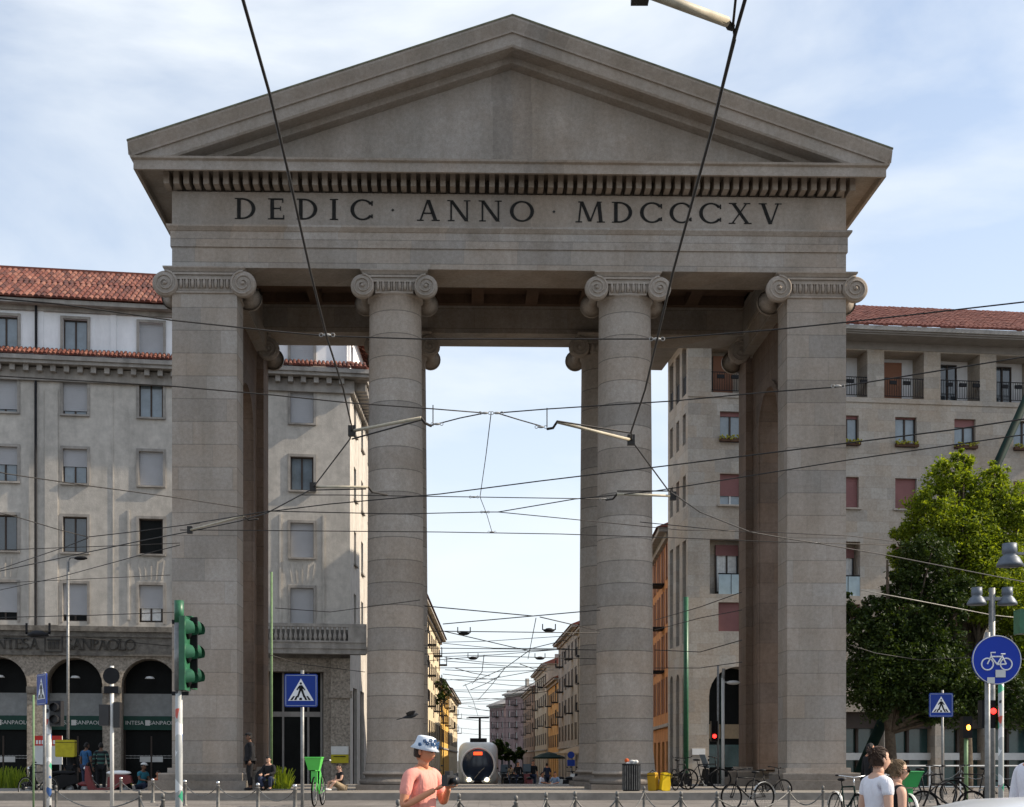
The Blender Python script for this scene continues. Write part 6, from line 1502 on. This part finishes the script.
# ------------------------------------------------------------------ tram
YR = 94.0
tr = thing('tram', 'pale tram with rounded dark windscreen and lit headlights coming up the street', 'tram', (PX(478, YR), YR, gz(YR)))
m = MB(); m.smooth = True
def sec(y, hw, z0, z1, rr, n_=8):
    pts = []
    for cx_, cz_, a0 in ((hw - rr, z1 - rr, 0), (-hw + rr, z1 - rr, PI/2), (-hw + rr*.4, z0 + rr*.4, PI), (hw - rr*.4, z0 + rr*.4, 1.5*PI)):
        q = rr if a0 < PI else rr*.4
        for k in range(n_): a = a0 + k*PI/2/(n_-1); pts.append((cx_ + q*math.cos(a), y, cz_ + q*math.sin(a)))
    return pts
secs = [sec(-.25, 1.18, .5, 2.75, 1.1), sec(.0, 1.32, .35, 3.0, 1.15), sec(.5, 1.38, .25, 3.22, .95), sec(2, 1.38, .22, 3.3, .6), sec(24, 1.38, .22, 3.3, .6)]
N = len(secs[0]); m.add([p for q in secs for p in q], [(i*N+j, i*N+(j+1) % N, (i+1)*N+(j+1) % N, (i+1)*N+j) for i in range(4) for j in range(N)] + [tuple(range(N))])
m.build('body', M['tramgrey'], tr)
m = MB(); m.smooth = True; n_ = 32; vs = [(0, -.42, 1.65)]
for rr_, yy in ((.5, -.40), (.85, -.34), (1.0, -.22)):
    for j in range(n_): a = 2*PI*j/n_; vs.append((1.14*rr_*math.cos(a), yy, 1.68 + 1.18*rr_*math.sin(a)*(1 if math.sin(a) > 0 else .98)))
m.add(vs, [(0, 1 + j, 1 + (j+1) % n_) for j in range(n_)] + [(1+i*n_+j, 1+i*n_+(j+1) % n_, 1+(i+1)*n_+(j+1) % n_, 1+(i+1)*n_+j) for i in range(2) for j in range(n_)])
ws = m.build('windscreen', mat('tinted_windscreen', (.02, .032, .06), .15, spec=.6), tr)
m = MB(); m.torus((0, 0, 0), 1, .07, 'y', 40, 6); m.v = [(x*1.16, -.27 + y, 1.68 + z*1.2) for x, y, z in m.v]; m.build('windscreen_surround', M['white'], ws)
m = MB(); m.tube([(-.25, -.45, .75), (.25, -.47, 1.35)], .02, 5); m.tube([(.05, -.46, 1.15), (.45, -.44, 1.5)], .02, 5); m.build('wiper', M['steel'], ws)
m = MB(); m.box(-.3, .3, -.45, -.41, 2.38, 2.6); m.build('destination_display', M['disp_o'], ws)
for sx in (-1, 1):
    m = MB(); m.smooth = True; m.ell((sx*.62, -.34, .68), .13, .06, .11, 12, 8); m.build('headlight', M['head_l'], tr)
m = MB(); m.smooth = True; m.ell((0, -.2, .5), .45, .2, .14, 12, 6); m.build('coupler_cover', M['black'], tr)
for sx in (-1, 1):
    for i in range(6): m = MB(); m.box(sx*1.382 - .005, sx*1.382 + .005, 2.0 + i*3.6, 5.2 + i*3.6, 1.3, 2.6); m.build('side_window', M['glass'], tr)
m = MB(); m.tube([(0, 9, 3.3), (0, 8, 4.2), (0, 9, 5.3)], .03, 6); m.box(-.8, .8, 8.95, 9.05, 5.28, 5.33); m.box(-.6, .6, 3, 8, 3.3, 3.6); m.build('pantograph', M['iron'], tr)

# ------------------------------------------------------------------ near car (only its roof shows)
YC = 7.2; XC = PX(1080, YC)
cr = thing('parked_car', 'white car whose roof just shows at the bottom right corner', 'car', (3.08, YC, 0))
def carsec(y, z): return z
m = MB(); m.smooth = True; prof = [(-1.95, .45), (-1.9, .75), (-1.25, .86), (-.72, 1.27), (-.35, 1.345), (.3, 1.375), (.9, 1.35), (1.35, 1.2), (1.75, .9), (1.9, .8), (1.92, .45)]
secs = []
for yy, k, ww_ in ((-.82, .0, 1), (-.80, .55, 1), (-.70, .9, 1), (-.5, .98, 1), (0, 1.0, 1), (.5, .98, 1), (.7, .9, 1), (.8, .55, 1), (.82, .0, 1)):
    secs.append([(x, yy, (.45 + (z - .45) * (.0 if k == 0 else (k if z > .9 else min(1, k + .3))))) for x, z in prof])
N = len(prof); m.add([p for q in secs for p in q], [(i*N+j, i*N+j+1, (i+1)*N+j+1, (i+1)*N+j) for i in range(len(secs)-1) for j in range(N-1)])
m.box(-1.93, 1.9, -.8, .8, .22, .5)
m.build('body', M['carwhite'], cr)
for sx in (-1.2, 1.2):
    for q in (-1, 1): m = MB(); m.smooth = True; m.tube([(sx, q*.62, .31), (sx, q*.84, .31)], .31, 24); wl = m.build('wheel', M['rubber'], cr); m = MB(); m.tube([(sx, q*.83, .31), (sx, q*.85, .31)], .19, 16); m.build('rim', M['chrome'], wl)
for q in (-1, 1):
    m = MB(); m.add([(-1.05, q*.795, .92), (.0, q*.80, .92), (.0, q*.76, 1.22), (-.68, q*.75, 1.2)], [(0,1,2,3)]); m.add([(.06, q*.80, .92), (1.3, q*.795, .92), (1.1, q*.75, 1.17), (.06, q*.76, 1.22)], [(0,1,2,3)]); m.build('side_window', M['glass'], cr, recalc=False)
    m = MB(); m.smooth = True; m.ell((-1.88, q*.58, .68), .06, .16, .08, 10, 6); m.build('headlight', M['glass_sky'], cr)

# ------------------------------------------------------------------ pigeon
p = Vector((PX(411, 30), 30, PZ(716, 30)))
bd = thing('pigeon', 'dark pigeon flying in front of the left inner column', 'bird', p)
m = MB(); m.smooth = True; m.tube([(-.19, 0, -.045), (-.1, 0, -.02), (0, 0, 0), (.09, 0, .025), (.13, 0, .045), (.17, 0, .04)], [.012, .035, .055, .04, .028, .006], 10); 
m.add([(-.32, -.05, -.08), (-.1, -.02, -.01), (-.1, .02, -.01), (-.32, .05, -.08), (-.32, -.05, -.09), (-.1, -.02, -.035), (-.1, .02, -.035), (-.32, .05, -.09)], [(0,1,2,3),(4,5,6,7),(0,1,5,4),(2,3,7,6),(0,3,7,4)]); m.build('body', M['bird'], bd)
for q in (-1, 1):
    m = MB(); v = [(.06, q*.03, .03), (.10, q*.18, .12), (.0, q*.34, .10), (-.10, q*.2, .06), (-.09, q*.03, .01)]; m.add(v + [(a, b, c - .008) for a, b, c in v], [(0,1,2,3,4), (5,6,7,8,9)] + [(i, (i+1) % 5, 5 + (i+1) % 5, 5 + i) for i in range(5)]); m.build('wing', M['bird'], bd)
